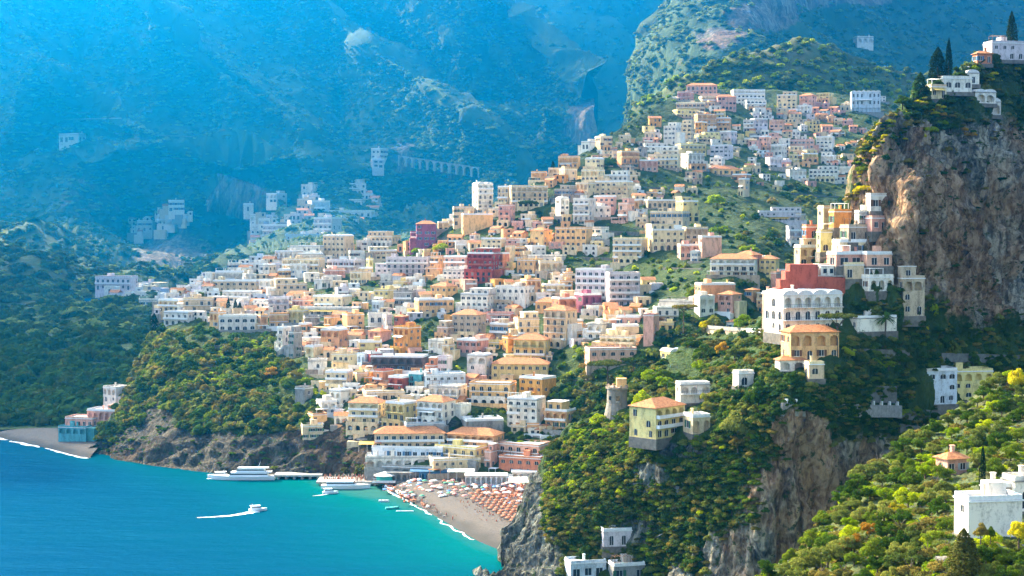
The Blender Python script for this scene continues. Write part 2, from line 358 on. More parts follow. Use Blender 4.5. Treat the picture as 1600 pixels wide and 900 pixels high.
S_town = Sheet('town_hillside',
    [(120, 706), (150, 690), (172, 668), (186, 632), (200, 598), (222, 548), (248, 508), (290, 484), (326, 458), (350, 432), (400, 402), (450, 386), (520, 372), (600, 380), (642, 372), (690, 356), (742, 332), (800, 302), (850, 282), (880, 258), (930, 226), (962, 205),
     (1000, 178), (1050, 150), (1100, 138), (1200, 140), (1300, 146), (1400, 152), (1700, 160), (2300, 180)],
    [(120, 716), (150, 716), (190, 722), (240, 732), (330, 742), (430, 749), (500, 752), (560, 760), (600, 746), (860, 746), (1150, 700), (1700, 660), (2300, 660)],
    [(120, 716, 686), (190, 722, 672), (240, 732, 655), (330, 742, 638), (430, 749, 627), (500, 752, 622), (560, 757, 615), (600, 746, 612), (700, 746, 606), (860, 746, 604), (1150, 700, 640), (1700, 660, 700),
     (120, 706, 692), (186, 632, 730), (222, 548, 790), (290, 484, 850), (350, 432, 930), (450, 386, 1000), (520, 372, 1040), (600, 380, 1010), (690, 356, 960), (742, 332, 960), (800, 302, 970), (880, 258, 1010), (962, 205, 1130),
     (1050, 150, 1280), (1200, 140, 1400), (1400, 152, 1500), (1700, 160, 1600), (240, 690, 676), (330, 690, 658), (430, 690, 643), (500, 690, 640), (280, 620, 700), (380, 620, 690), (470, 620, 685),
     (300, 540, 760), (400, 520, 790), (450, 480, 840), (500, 430, 900), (560, 640, 655), (700, 670, 632), (560, 560, 715), (700, 560, 705), (850, 640, 645), (650, 480, 800), (800, 480, 780), (850, 400, 850), (950, 420, 820),
     (1000, 300, 960), (950, 540, 680), (1050, 480, 700), (1150, 420, 740), (1100, 560, 660), (1100, 380, 830), (1180, 320, 980), (1250, 380, 900), (1050, 230, 1120), (1150, 200, 1220), (1280, 250, 1180), (1350, 200, 1280), (1300, 330, 1020), (1500, 300, 1150), (1500, 500, 850), (2300, 660, 900), (2300, 180, 1700)],
    M_hill2, 570, 260, lambda x, y: 2.2 + 2.0 * (x < 520) * (y > 540) + 4.0 * (x < 560) * (y > 690), 22,
    rock=[(240, 700, 60, 34, 1.2), (330, 712, 100, 32, 1.2), (450, 712, 110, 30, 1.2), (540, 700, 60, 36, 1.1), (150, 704, 40, 16, 1.2), (245, 655, 25, 22, .8), (720, 665, 60, 10, .6), (690, 380, 40, 14, 0.6),
          (1080, 430, 60, 30, .35)], back=(14, 7), vertical=0.6, seed=20)
S_crag = Sheet('crag_and_promontory',
    [(745, 906), (762, 893), (778, 885), (792, 856), (808, 820), (826, 774), (842, 728), (856, 704), (880, 678), (905, 660), (935, 642), (960, 618), (1000, 585), (1040, 562), (1090, 528), (1130, 520), (1190, 500), (1215, 470),
     (1240, 420), (1262, 370), (1290, 335), (1320, 318), (1336, 300), (1340, 262), (1346, 232), (1356, 212), (1380, 196), (1412, 166), (1452, 138), (1500, 112), (1545, 88), (1600, 74), (1760, 40), (2300, 20)],
    [(745, 908), (790, 960), (900, 1000), (1760, 1000), (2300, 1000)],
    [(745, 908, 447), (762, 893, 458), (790, 870, 470), (808, 820, 480), (842, 728, 492), (880, 678, 495), (960, 618, 500), (1040, 562, 520), (1130, 520, 540), (1200, 500, 520), (1240, 420, 500), (1290, 335, 490), (1340, 262, 470), (1380, 196, 470), (1500, 112, 500), (1600, 74, 545), (1760, 40, 590),
     (790, 960, 412), (900, 1000, 404), (900, 860, 438), (850, 800, 452), (900, 740, 458), (1000, 800, 436), (1000, 900, 428), (1000, 700, 442), (1060, 680, 430), (1100, 620, 450), (1150, 560, 460), (1240, 560, 430), (1270, 515, 437), (1210, 515, 450), (1330, 515, 440),
     (1100, 750, 420), (1180, 680, 412), (1210, 640, 402), (1400, 635, 442), (1300, 640, 418), (1300, 580, 415), (1400, 560, 440), (1200, 800, 402), (1350, 750, 432), (1200, 1000, 396), (1400, 1000, 425), (1450, 800, 440), (1760, 1000, 430), (1500, 650, 455), (1600, 650, 465),
     (1300, 430, 452), (1390, 430, 452), (1440, 480, 450), (1500, 540, 470), (1600, 540, 490), (1600, 400, 520), (1500, 400, 482), (1430, 350, 456), (1395, 300, 455), (1450, 250, 465), (1500, 200, 485), (1600, 200, 530), (1600, 300, 525), (1760, 500, 560), (1760, 200, 580), (1450, 600, 446), (1600, 600, 470), (2300, 1000, 520), (2300, 600, 600), (2300, 200, 700)],
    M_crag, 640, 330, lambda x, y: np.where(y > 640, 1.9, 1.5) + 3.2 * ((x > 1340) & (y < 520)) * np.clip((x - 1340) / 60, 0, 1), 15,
    rock=[(1450, 330, 95, 110, 1.3), (1540, 350, 120, 130, 1.3), (1420, 250, 70, 50, 1.0), (1340, 775, 150, 78, 1.2), (1225, 880, 115, 60, 1.2), (1250, 680, 40, 40, 1.0), (800, 850, 40, 50, 1.3), (830, 800, 18, 60, 1.3), (790, 900, 60, 30, 1.3), (840, 880, 40, 50, 1.1), (1060, 905, 30, 22, .8),
          (1020, 740, 30, 18, .8), (1000, 830, 40, 25, .6), (1390, 345, 30, 60, 1.2), (1060, 705, 40, 12, .7)],
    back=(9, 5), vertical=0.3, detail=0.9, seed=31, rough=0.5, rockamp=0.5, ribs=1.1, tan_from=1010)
S_near = Sheet('near_hillside',
    [(1150, 930), (1190, 893), (1230, 872), (1262, 848), (1300, 796), (1332, 752), (1368, 720), (1402, 704), (1440, 672), (1475, 655), (1510, 628), (1545, 600), (1600, 585), (1780, 560), (2400, 540)],
    [(1150, 1080), (1780, 1080), (2400, 1080)],
    [(1150, 930, 250), (1262, 848, 262), (1332, 752, 290), (1402, 704, 310), (1475, 655, 330), (1545, 600, 350), (1600, 585, 355), (1780, 560, 370), (1300, 900, 235), (1400, 800, 258), (1500, 835, 228), (1600, 835, 226), (1500, 720, 285), (1600, 700, 285), (1400, 1000, 205), (1600, 950, 195), (1150, 1080, 205), (1780, 1080, 165), (1780, 800, 240), (2400, 1080, 160), (2400, 560, 420)],
    M_hill, 320, 110, 1.2, 9, rock=[(1480, 880, 20, 20, .8)], back=(8, 5), seed=40)

def shading_massif():
    """unseen massif added beyond the frame, shaped to shade the lower western slope"""
    n = 110; xs = np.linspace(-4300, -900, n); ys = np.linspace(900, 4600, n); X, Y = np.meshgrid(xs, ys)
    r = np.sqrt(((X + 2350) / 1050) ** 2 + ((Y - 2550) / 980) ** 2); Z = 1450 * np.exp(-r ** 4.5) - 30
    for i in range(n):
        for j in range(n):
            v = Vector((X[i, j] / 420, Y[i, j] / 420, 3.3)); Z[i, j] += (noise.fractal(v, .8, 2.1, 5) * 130 + (0.4 - abs(noise.noise(v * 1.4))) * 150) * min(1, max(0, Z[i, j]) / 300)
    idx = np.arange(n * n).reshape(n, n); f = np.stack([idx[:-1, :-1], idx[:-1, 1:], idx[1:, 1:], idx[1:, :-1]], -1).reshape(-1, 4)
    me = np_mesh('shading_mountain', np.stack([X, Y, Z], -1).reshape(-1, 3), f, [M_far], True)
    a = me.attributes.new('tan', 'FLOAT', 'POINT'); a = me.attributes.new('rock', 'FLOAT', 'POINT'); a.data.foreach_set('value', np.clip((Z.ravel() - 700) / 900, 0, .5).astype(np.float32)); tag(obj('shading_mountain', me), kind='structure')
shading_massif()

# ------------------------------------------------------------------ sea
def sea_material():
    m, n, l, b = new_mat('sea_water')
    g = n.new('ShaderNodeNewGeometry').outputs['Position']
    sep = n.new('ShaderNodeSeparateXYZ'); l.new(g, sep.inputs[0])
    at = n.new('ShaderNodeAttribute'); at.attribute_name = 'shallow'
    streak = tex(n, l, g, 0.006, 4, 0.55, mscale=(0.5, 2.2, 1))
    f = mathn(n, l, 'ADD', at.outputs['Fac'], mathn(n, l, 'MULTIPLY', mathn(n, l, 'SUBTRACT', streak, 0.5), 0.35), clamp=True)
    c = ramp(n, l, f, [(0.0, (0.0, 0.03, 0.08)), (0.35, (0.0, 0.048, 0.085)), (0.65, (0.0, 0.075, 0.09)), (0.88, (0.0, 0.105, 0.10)), (1.0, (0.03, 0.12, 0.1))])
    l.new(c, b.inputs['Base Color'])
    b.inputs['Roughness'].default_value = 0.35; b.inputs['Specular IOR Level'].default_value = 0.06
    w1 = tex(n, l, g, 0.25, 5, 0.7, mscale=(0.6, 1.3, 1)); w2 = tex(n, l, g, 0.035, 3, 0.6, mscale=(0.6, 1.6, 1))
    bump(n, l, b, mathn(n, l, 'ADD', w1, mathn(n, l, 'MULTIPLY', w2, 2.5)), 0.7, 0.55)
    nrm = b.inputs['Normal'].links[0].from_socket; n.remove(b)
    d = n.new('ShaderNodeBsdfDiffuse'); g2 = n.new('ShaderNodeBsdfGlossy'); mx = n.new('ShaderNodeMixShader'); mx.inputs[0].default_value = 0.04
    l.new(c, d.inputs[0]); g2.inputs['Color'].default_value = (0.1, 0.6, 1.0, 1); g2.inputs['Roughness'].default_value = 0.25
    for q in (d, g2): l.new(nrm, q.inputs['Normal'])
    l.new(d.outputs[0], mx.inputs[1]); l.new(g2.outputs[0], mx.inputs[2]); l.new(mx.outputs[0], n['Material Output'].inputs[0])
    return m
M_sea = sea_material()
shore_px = [(590, 757), (612, 768), (640, 782), (668, 799), (695, 815), (720, 830), (748, 846), (775, 857), (800, 866)]
shore = np.array([P(float(x), float(y), float(sea_d(y)))[:2] for x, y in shore_px])
def seg_dist(p, poly):
    best = np.full(len(p), 1e9)
    for a, b in zip(poly[:-1], poly[1:]):
        ab = b - a; t = np.clip(((p - a) @ ab) / (ab @ ab), 0, 1); best = np.minimum(best, np.linalg.norm(p - (a + t[:, None] * ab), axis=1))
    return best
def build_sea():
    xs = np.concatenate([[-8900, -6000, -3000, -1500], np.linspace(-700, 300, 160), [600, 1500, 4000]])
    ys = np.concatenate([[-500, 0, 200], np.linspace(300, 900, 120), [1200, 2000, 10900]])
    X, Y = np.meshgrid(xs, ys); pts = np.stack([X, Y, np.zeros_like(X)], -1).reshape(-1, 3)
    d1 = seg_dist(pts[:, :2], shore)
    forn = np.array([P(float(x), float(y), float(sea_d(y)))[:2] for x, y in [(-200, 680), (0, 684), (60, 697), (125, 712)]])
    head = np.array([P(float(x), float(y), float(sea_d(y)))[:2] for x, y in [(190, 722), (330, 742), (430, 750), (560, 758)]])
    d2 = seg_dist(pts[:, :2], forn); d3 = seg_dist(pts[:, :2], head)
    sh = np.clip(np.exp(-d1 / 62.0) * 0.95 + 0.3 * np.exp(-d2 / 22.0) + 0.36 * np.exp(-d3 / 32.0), 0, 0.97)
    idx = np.arange(len(pts)).reshape(len(ys), len(xs))
    faces = np.stack([idx[:-1, :-1], idx[:-1, 1:], idx[1:, 1:], idx[1:, :-1]], -1).reshape(-1, 4)
    me = np_mesh('sea', pts, faces, [M_sea]); a = me.attributes.new('shallow', 'FLOAT', 'POINT'); a.data.foreach_set('value', sh.astype(np.float32))
    return tag(obj('sea', me), kind='structure')
build_sea()

# ------------------------------------------------------------------ haze
def build_haze():
    m = bpy.data.materials.new('haze_air'); m.use_nodes = True; n = m.node_tree.nodes; l = m.node_tree.links
    n.remove(n['Principled BSDF'])
    v = n.new('ShaderNodeVolumePrincipled'); v.inputs['Color'].default_value = HAZE_COLOR; v.inputs['Density'].default_value = HAZE_DENSITY
    v.inputs['Anisotropy'].default_value = HAZE_G
    l.new(v.outputs[0], n['Material Output'].inputs['Volume'])
    b = MB().box(-9000, 9000, -600, 11000, -12, 1700)
    o = b.build('haze', m); tag(o, kind='stuff'); return o
build_haze()

# ------------------------------------------------------------------ vegetation
def leaf_mat(name, c0, c1, c2, trans=0.35, hue=0.03):
    m = bpy.data.materials.new(name); m.use_nodes = True; n = m.node_tree.nodes; l = m.node_tree.links
    n.remove(n['Principled BSDF'])
    oi = n.new('ShaderNodeObjectInfo'); pos = n.new('ShaderNodeNewGeometry').outputs['Position']
    t = tex(n, l, pos, 0.35, 3, 0.6); t2 = tex(n, l, pos, 2.5, 2, 0.6)
    f = mathn(n, l, 'ADD', mathn(n, l, 'MULTIPLY', oi.outputs['Random'], 0.55), mathn(n, l, 'MULTIPLY', t, 0.3))
    f = mathn(n, l, 'ADD', f, mathn(n, l, 'MULTIPLY', t2, 0.35), clamp=True)
    c = ramp(n, l, f, [(0.25, c0), (0.55, c1), (0.88, c2)])
    d = n.new('ShaderNodeBsdfDiffuse'); tr = n.new('ShaderNodeBsdfTranslucent'); mx = n.new('ShaderNodeMixShader')
    l.new(c, d.inputs[0])
    ct = mixc(n, l, 0.6, c, (0.5, 0.62, 0.1), 'MIX'); ct = mixc(n, l, 0.6, c, mixc(n, l, 1.0, c, (1.5, 1.45, 0.6), 'MULTIPLY'))
    l.new(ct, tr.inputs[0]); mx.inputs[0].default_value = trans
    l.new(d.outputs[0], mx.inputs[1]); l.new(tr.outputs[0], mx.inputs[2]); l.new(mx.outputs[0], n['Material Output'].inputs[0])
    return m
M_leaf = dict(
    broad=leaf_mat('broad_leaves', (0.025, 0.06, 0.008), (0.065, 0.12, 0.014), (0.17, 0.22, 0.02)),
    lime=leaf_mat('lime_green_leaves', (0.12, 0.20, 0.008), (0.24, 0.33, 0.012), (0.38, 0.43, 0.02), 0.45),
    olive=leaf_mat('olive_leaves', (0.055, 0.085, 0.022), (0.12, 0.155, 0.035), (0.24, 0.25, 0.055)),
    pine=leaf_mat('pine_needles', (0.025, 0.05, 0.012), (0.05, 0.08, 0.018), (0.10, 0.12, 0.03), 0.2),
    cypress=leaf_mat('cypress_needles', (0.008, 0.022, 0.012), (0.014, 0.034, 0.016), (0.028, 0.05, 0.02), 0.1),
    autumn=leaf_mat('autumn_leaves', (0.28, 0.14, 0.02), (0.42, 0.21, 0.025), (0.5, 0.33, 0.04), 0.4),
    yellow=leaf_mat('yellow_flowering_leaves', (0.30, 0.27, 0.02), (0.5, 0.44, 0.02), (0.6, 0.52, 0.03), 0.4),
    far=leaf_mat('far_leaves', (0.02, 0.045, 0.014), (0.08, 0.13, 0.035), (0.26, 0.31, 0.09), 0.3),
    dry=leaf_mat('dry_shrub_leaves', (0.06, 0.07, 0.02), (0.15, 0.14, 0.035), (0.26, 0.2, 0.05), 0.3),
    hedge=leaf_mat('hedge_leaves', (0.02, 0.055, 0.015), (0.04, 0.085, 0.02), (0.07, 0.13, 0.025), 0.3))
M_bark, _n, _l, _b = new_mat('bark')
_t = tex(_n, _l, _n.new('ShaderNodeNewGeometry').outputs['Position'], 3.0, 4, 0.7, mscale=(1, 1, 0.3))
_l.new(ramp(_n, _l, _t, [(0.3, (0.05, 0.035, 0.025)), (0.7, (0.16, 0.12, 0.09))]), _b.inputs['Base Color'])

def crown_mesh(name, kind, nleaf, seed, mat):
    """leaf clumps filling a crown of width about 1, standing on z = 0"""
    rg = np.random.RandomState(seed)
    if kind == 'cypress':
        z = rg.rand(nleaf) ** 0.8; ang = rg.rand(nleaf) * 6.283
        prof = np.interp(z, [0, 0.06, 0.3, 0.6, 0.85, 1], [0.05, 0.10, 0.135, 0.11, 0.055, 0.004])
        wob = 1 + 0.18 * np.sin(ang * 3 + z * 9 + seed) + 0.12 * rg.randn(nleaf)
        c = np.stack([np.cos(ang) * prof * wob, np.sin(ang) * prof * wob, z], 1); nr = np.stack([np.cos(ang), np.sin(ang), 0.8 + 0 * z], 1)
        size = 0.035 * (30 / math.sqrt(nleaf)) * (0.6 + 0.8 * rg.rand(nleaf)) * np.interp(z, [0, .8, 1], [1, .8, .35])
    elif kind == 'palm':
        vs = []; fs = []
        for k in range(22):
            a = k * 2.399; el = rg.uniform(-0.15, 1.1); ln = rg.uniform(0.42, 0.55)
            prev = None; p = np.array([0, 0, 0.0]); d = np.array([math.cos(a) * math.cos(el), math.sin(a) * math.cos(el), math.sin(el)]); side = np.array([-math.sin(a), math.cos(a), 0])
            for sgm in range(7):
                w = 0.055 * math.sin(math.pi * (0.12 + 0.86 * sgm / 6)) ; vs += [p + side * w - np.array([0, 0, w * .5]), p, p - side * w - np.array([0, 0, w * .5])]
                if sgm: b = len(vs) - 6; fs += [(b, b + 1, b + 4, b + 3), (b + 1, b + 2, b + 5, b + 4)]
                p = p + d * ln / 6; d = d + np.array([0, 0, -0.26]); d = d / np.linalg.norm(d)
        return np_mesh(name, np.array(vs), fs, [mat])
    else:
        nl = {'round': 13, 'olive': 15, 'umbrella': 12, 'shrub': 9}[kind]
        cs = []; rs = []
        for k in range(nl):
            a = k * 2.399 + rg.rand(); q = math.sqrt((k + 0.5) / nl)
            if kind == 'umbrella': cs.append((math.cos(a) * q * 0.4, math.sin(a) * q * 0.4, 0.17 + 0.05 * rg.rand() - 0.05 * q)); rs.append(0.13 + 0.04 * rg.rand())
            elif kind == 'shrub': cs.append((math.cos(a) * q * 0.33, math.sin(a) * q * 0.33, 0.14 + 0.16 * rg.rand() * (1 - q))); rs.append(0.16 + 0.07 * rg.rand())
            elif kind == 'olive': cs.append((math.cos(a) * q * 0.36, math.sin(a) * q * 0.36, 0.25 + 0.42 * rg.rand())); rs.append(0.09 + 0.1 * rg.rand())
            else: cs.append((math.cos(a) * q * 0.3, math.sin(a) * q * 0.3, 0.24 + 0.5 * rg.rand() * (1.15 - q))); rs.append(0.12 + 0.11 * rg.rand())
        cs = np.array(cs); rs = np.array(rs)
        w = rs ** 2 / (rs ** 2).sum(); pick = rg.choice(nl, nleaf, p=w)
        d = rg.randn(nleaf, 3); d[:, 2] = np.where(d[:, 2] < -0.2, -d[:, 2] * 0.5, d[:, 2]); d /= np.linalg.norm(d, axis=1, keepdims=True)
        rad = rs[pick] * (0.72 + 0.36 * rg.rand(nleaf))
        flat = np.array([1, 1, 0.62 if kind == 'umbrella' else 0.92])
        c = cs[pick] + d * rad[:, None] * flat; nr = d
        size = {'round': 0.05, 'olive': 0.042, 'umbrella': 0.045, 'shrub': 0.06}[kind] * (34 / math.sqrt(nleaf)) * (0.55 + 0.9 * rg.rand(nleaf))
    nr = nr / np.linalg.norm(nr, axis=1, keepdims=True) + rg.randn(nleaf, 3) * 0.45; nr /= np.linalg.norm(nr, axis=1, keepdims=True)
    t = np.cross(nr, rg.randn(nleaf, 3)); t /= np.linalg.norm(t, axis=1, keepdims=True); b = np.cross(nr, t)
    t *= size[:, None]; b *= size[:, None] * 0.8
    v = np.stack([c - t, c - b * 0.9, c + t, c + b * 0.9 + nr * size[:, None] * 0.3], 1).reshape(-1, 3)
    f = np.arange(nleaf * 4).reshape(-1, 4)
    return np_mesh(name, v, f, [mat])
def trunk_mesh(name, kind, seed):
    r = random.Random(seed); b = MB()
    if kind == 'umbrella':
        b.tube((0, 0, -0.1), (0.01, 0.01, 0.62), 0.03, 0.02)
        for k in range(5):
            a = k * 1.26 + r.random(); b.tube((0.01, 0.01, 0.6), (math.cos(a) * 0.27, math.sin(a) * 0.27, 0.8), 0.014, 0.006, 5)
    elif kind == 'palm': b.tube((0, 0, -0.1), (0.02, 0, 0.85), 0.045, 0.032, 8)
    elif kind == 'cypress': b.tube((0, 0, -0.05), (0, 0, 0.5), 0.02, 0.012)
    else:
        b.tube((0, 0, -0.15), (0.02, 0, 0.32), 0.04, 0.028)
        for k in range(4):
            a = k * 1.6 + r.random(); b.tube((0.02, 0, 0.28), (math.cos(a) * 0.22, math.sin(a) * 0.22, 0.58), 0.02, 0.008, 5)
    me = b.mesh(name, [M_bark]); return me
LIB = {}
def crown(kind, leaf, lod, k):
    key = (kind, leaf, lod, k)
    if key not in LIB:
        n = {'near': 4600, 'mid': 800, 'far': 190, 'tiny': 90}[lod]
        if kind == 'cypress': n = int(n * 0.8)
        LIB[key] = crown_mesh(f'{leaf}_{kind}_crown', kind, n, hash((len(kind), len(leaf), len(lod), k)) % 9999 + k, M_leaf[leaf])
    return LIB[key]
TRK = {}
def trunk(kind, k=0):
    if (kind, k) not in TRK: TRK[kind, k] = trunk_mesh('tree_trunk', kind, k)
    return TRK[kind, k]
TREES = []     # px, py of every placed tree, for the labels
def tree(name, kind, leaf, pos, width, height, label, cat='tree', group=None, lod='mid', k=None, crown_base=None):
    k = rnd.randrange(4) if k is None else k
    e = empty(name, pos, rnd.random() * 6.28)
    tag(e, label, cat, group)
    ck = kind
    c = obj('crown', crown(ck, leaf, lod, k), e); t = obj('trunk', trunk(kind if kind in ('umbrella', 'palm', 'cypress') else 'round', k % 2), e)
    if kind == 'umbrella':
        c.scale = (width, width, width * 0.85); c.location = (0, 0, height - 0.26 * width); t.scale = (width, width, height / 0.86)
    elif kind == 'palm':
        c.scale = (width, width, width); c.location = (0, 0, height * 0.85); t.scale = (height * .6, height * .6, height)
    elif kind == 'cypress':
        c.scale = (width / 0.27, width / 0.27, height); t.scale = (width / .27, width / .27, height)
    else:
        c.scale = (width, width, height); t.scale = (width, width, height)
    return e

def forest(name, pts, scl, kinds, lod, nvar=3, zs=1.0, aslant=0):
    """a wood that nobody could count: leaf-clump crowns instanced on points, one object"""
    me = bpy.data.meshes.new(name); me.vertices.add(len(pts)); me.vertices.foreach_set('co', np.asarray(pts, np.float32).ravel())
    a = me.attributes.new('siz', 'FLOAT', 'POINT'); a.data.foreach_set('value', np.asarray(scl, np.float32))
    o = obj(name, me); tag(o, kind='stuff')
    src = bpy.data.collections.new(name + '_sources')
    for kind, leaf in kinds:
        for k in range(nvar):
            s = bpy.data.objects.new('source_crown', crown(kind, leaf, lod, k)); src.objects.link(s)
    ng = bpy.data.node_groups.new(name + '_scatter', 'GeometryNodeTree')
    ng.interface.new_socket('Geometry', in_out='INPUT', socket_type='NodeSocketGeometry'); ng.interface.new_socket('Geometry', in_out='OUTPUT', socket_type='NodeSocketGeometry')
    N = ng.nodes; L = ng.links
    gi = N.new('NodeGroupInput'); go = N.new('NodeGroupOutput'); ci = N.new('GeometryNodeCollectionInfo'); ci.inputs['Collection'].default_value = src
    ci.inputs['Separate Children'].default_value = True; ci.inputs['Reset Children'].default_value = True
    ip = N.new('GeometryNodeInstanceOnPoints'); ip.inputs['Pick Instance'].default_value = True
    rv = N.new('FunctionNodeRandomValue'); rv.data_type = 'FLOAT_VECTOR'; rv.inputs[0].default_value = (-0.12, -0.12, 0); rv.inputs[1].default_value = (0.12, 0.12, 6.283)
    na = N.new('GeometryNodeInputNamedAttribute'); na.data_type = 'FLOAT'; na.inputs['Name'].default_value = 'siz'
    cb = N.new('ShaderNodeCombineXYZ'); mz = N.new('ShaderNodeMath'); mz.operation = 'MULTIPLY'; mz.inputs[1].default_value = zs
    L.new(na.outputs['Attribute'], mz.inputs[0]); L.new(na.outputs['Attribute'], cb.inputs[0]); L.new(na.outputs['Attribute'], cb.inputs[1]); L.new(mz.outputs[0], cb.inputs[2])
    L.new(gi.outputs[0], ip.inputs['Points']); L.new(ci.outputs[0], ip.inputs['Instance']); L.new(rv.outputs[0], ip.inputs['Rotation']); L.new(cb.outputs[0], ip.inputs['Scale'])
    L.new(ip.outputs[0], go.inputs[0])
    md = o.modifiers.new('scatter', 'NODES'); md.node_group = ng
    return o
def scatter(s, n, keep=None, size=(6, 10), seed=0, sink=0.2, back=True, rockmax=0.55):
    """random points on a sheet (even in its own grid) with crown sizes in metres"""
    rg = np.random.RandomState(seed)
    U = rg.rand(n); V = rg.rand(n)
    nvt = s.nv - (4 if back else 6)
    fi = V * (nvt - 1.001); fj = U * (s.nu - 1.001); i = fi.astype(int); j = fj.astype(int); a = (fi - i)[:, None]; b = (fj - j)[:, None]
    p = s.pts
    q = p[i, j] * (1 - a) * (1 - b) + p[i + 1, j] * a * (1 - b) + p[i, j + 1] * (1 - a) * b + p[i + 1, j + 1] * a * b
    rk = s.rk[i, j]
    # picture position, only used to look up what grows in that part of the hillside
    rel = q - np.array([0, 0, CAM_Z]); dep = rel[:, 1] * _cp - rel[:, 2] * _sp; up = rel[:, 1] * _sp + rel[:, 2] * _cp
    px = 800 + F * rel[:, 0] / dep; py = 450 - F * up / dep
    ok = (q[:, 2] > 1.5) & (rk + (rg.rand(n) - 0.5) * 0.5 < rockmax)
    if keep is not None: ok &= keep(px, py, rg.rand(n))
    sz = size[0] + (size[1] - size[0]) * rg.rand(n) ** 1.6
    q = q - np.array([0, 0, 1.0]) * (sz * sink)[:, None]
    return q[ok], sz[ok], px[ok], py[ok]
def inpoly(px, py, poly):
    r = np.zeros(np.broadcast(px, py).shape, bool); n = len(poly)
    for k in range(n):
        x0, y0 = poly[k]; x1, y1 = poly[(k + 1) % n]
        c = ((y0 > py) != (y1 > py)) & (px < (x1 - x0) * (py - y0) / ((y1 - y0) or 1e-9) + x0); r ^= c
    return r

# ------------------------------------------------------------------ building materials
def wall_mat(name, c, stain=0.25, var=0.12):
    m, n, l, b = new_mat(name)
    pos = n.new('ShaderNodeNewGeometry').outputs['Position']; oi = n.new('ShaderNodeObjectInfo')
    t = tex(n, l, pos, 0.7, 5, 0.7, mscale=(1, 1, 0.35)); t2 = tex(n, l, pos, 3.0, 3, 0.6)
    f = mathn(n, l, 'ADD', mathn(n, l, 'MULTIPLY', t, 0.7), mathn(n, l, 'MULTIPLY', t2, 0.3))
    dark = tuple(x * (1 - stain) * k for x, k in zip(c, (0.95, 0.93, 0.9)))
    col = ramp(n, l, f, [(0.38, dark), (0.53, c)])
    h = n.new('ShaderNodeHueSaturation'); l.new(col, h.inputs['Color'])
    v = mathn(n, l, 'ADD', mathn(n, l, 'MULTIPLY', oi.outputs['Random'], 2 * var), 1 - 1.3 * var); l.new(v, h.inputs['Value'])
    hu = mathn(n, l, 'ADD', mathn(n, l, 'MULTIPLY', oi.outputs['Random'], 0.024), 0.488); l.new(hu, h.inputs['Hue'])
    l.new(h.outputs[0], b.inputs['Base Color'])
    bump(n, l, b, t2, 0.03, 0.5); b.inputs['Roughness'].default_value = 0.9
    return m
WC = dict(w=(0.83, 0.76, 0.65), c=(0.80, 0.61, 0.37), p=(0.76, 0.41, 0.30), s=(0.78, 0.44, 0.2), y=(0.78, 0.62, 0.26), o=(0.74, 0.36, 0.09),
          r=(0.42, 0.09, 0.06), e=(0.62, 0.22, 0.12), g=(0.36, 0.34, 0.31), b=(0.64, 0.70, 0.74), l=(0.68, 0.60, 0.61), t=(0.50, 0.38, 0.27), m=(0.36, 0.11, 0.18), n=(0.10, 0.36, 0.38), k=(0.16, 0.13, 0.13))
WNAME = dict(w='white', c='cream', p='pink', s='peach', y='yellow', o='orange ochre', r='dark red', e='brick red', g='grey stone', b='pale blue', l='lilac grey', t='tan', m='magenta', n='teal', k='dark shaded')  # k is an even dark grey wall colour
M_wall = {k: wall_mat('wall_' + WNAME[k].replace(' ', '_'), c, 0.5 if k in 'gt' else 0.42) for k, c in WC.items()}
def plain(name, c, rough=0.7, spec=0.3, var=0.15, sc=1.5):
    m, n, l, b = new_mat(name); t = tex(n, l, n.new('ShaderNodeNewGeometry').outputs['Position'], sc, 4, 0.65)
    l.new(ramp(n, l, t, [(0.3, tuple(x * (1 - var) for x in c)), (0.7, tuple(min(1, x * (1 + var * .6)) for x in c))]), b.inputs['Base Color'])
    b.inputs['Roughness'].default_value = rough; b.inputs['Specular IOR Level'].default_value = spec; return m
M_trim = plain('white_trim', (0.8, 0.79, 0.76)); M_terr = plain('terrace_tiles', (0.50, 0.42, 0.36), var=0.3); M_roofw = plain('lime_washed_roof', (0.74, 0.71, 0.66), var=0.2)
M_iron = plain('iron_railing', (0.05, 0.055, 0.06)); M_wood = plain('dark_wood', (0.13, 0.07, 0.04)); M_canvas = plain('white_canvas', (0.82, 0.8, 0.75)); M_stone = plain('terrace_stone', (0.3, 0.28, 0.25), var=0.4, sc=0.9)
M_fstone = plain('foundation_stone', (0.17, 0.15, 0.125), var=.5, sc=.8)
M_green_sh = plain('green_shutter', (0.04, 0.13, 0.08)); M_brown_sh = plain('brown_shutter', (0.16, 0.07, 0.035)); M_blue_sh = plain('blue_shutter', (0.06, 0.16, 0.28)); M_grey_sh = plain('grey_shutter', (0.4, 0.4, 0.38))
M_yaw = plain('yellow_awning', (0.75, 0.5, 0.12)); M_taw = plain('turquoise_awning', (0.05, 0.45, 0.42)); M_red = plain('red_plant', (0.45, 0.03, 0.06))
def tile_mat():
    m, n, l, b = new_mat('terracotta_tiles'); tc = n.new('ShaderNodeTexCoord').outputs['Object']
    pos = n.new('ShaderNodeNewGeometry').outputs['Position']
    t = tex(n, l, pos, 1.2, 5, 0.75); w = n.new('ShaderNodeTexWave'); w.inputs['Scale'].default_value = 1.1; w.inputs['Distortion'].default_value = 0.4; l.new(tc, w.inputs[0])
    c = ramp(n, l, t, [(0.3, (0.24, 0.09, 0.045)), (0.5, (0.5, 0.19, 0.075)), (0.72, (0.62, 0.32, 0.14))])
    l.new(c, b.inputs['Base Color']); bump(n, l, b, w.outputs['Fac'], 0.08, 0.8); return m
M_tile = tile_mat()
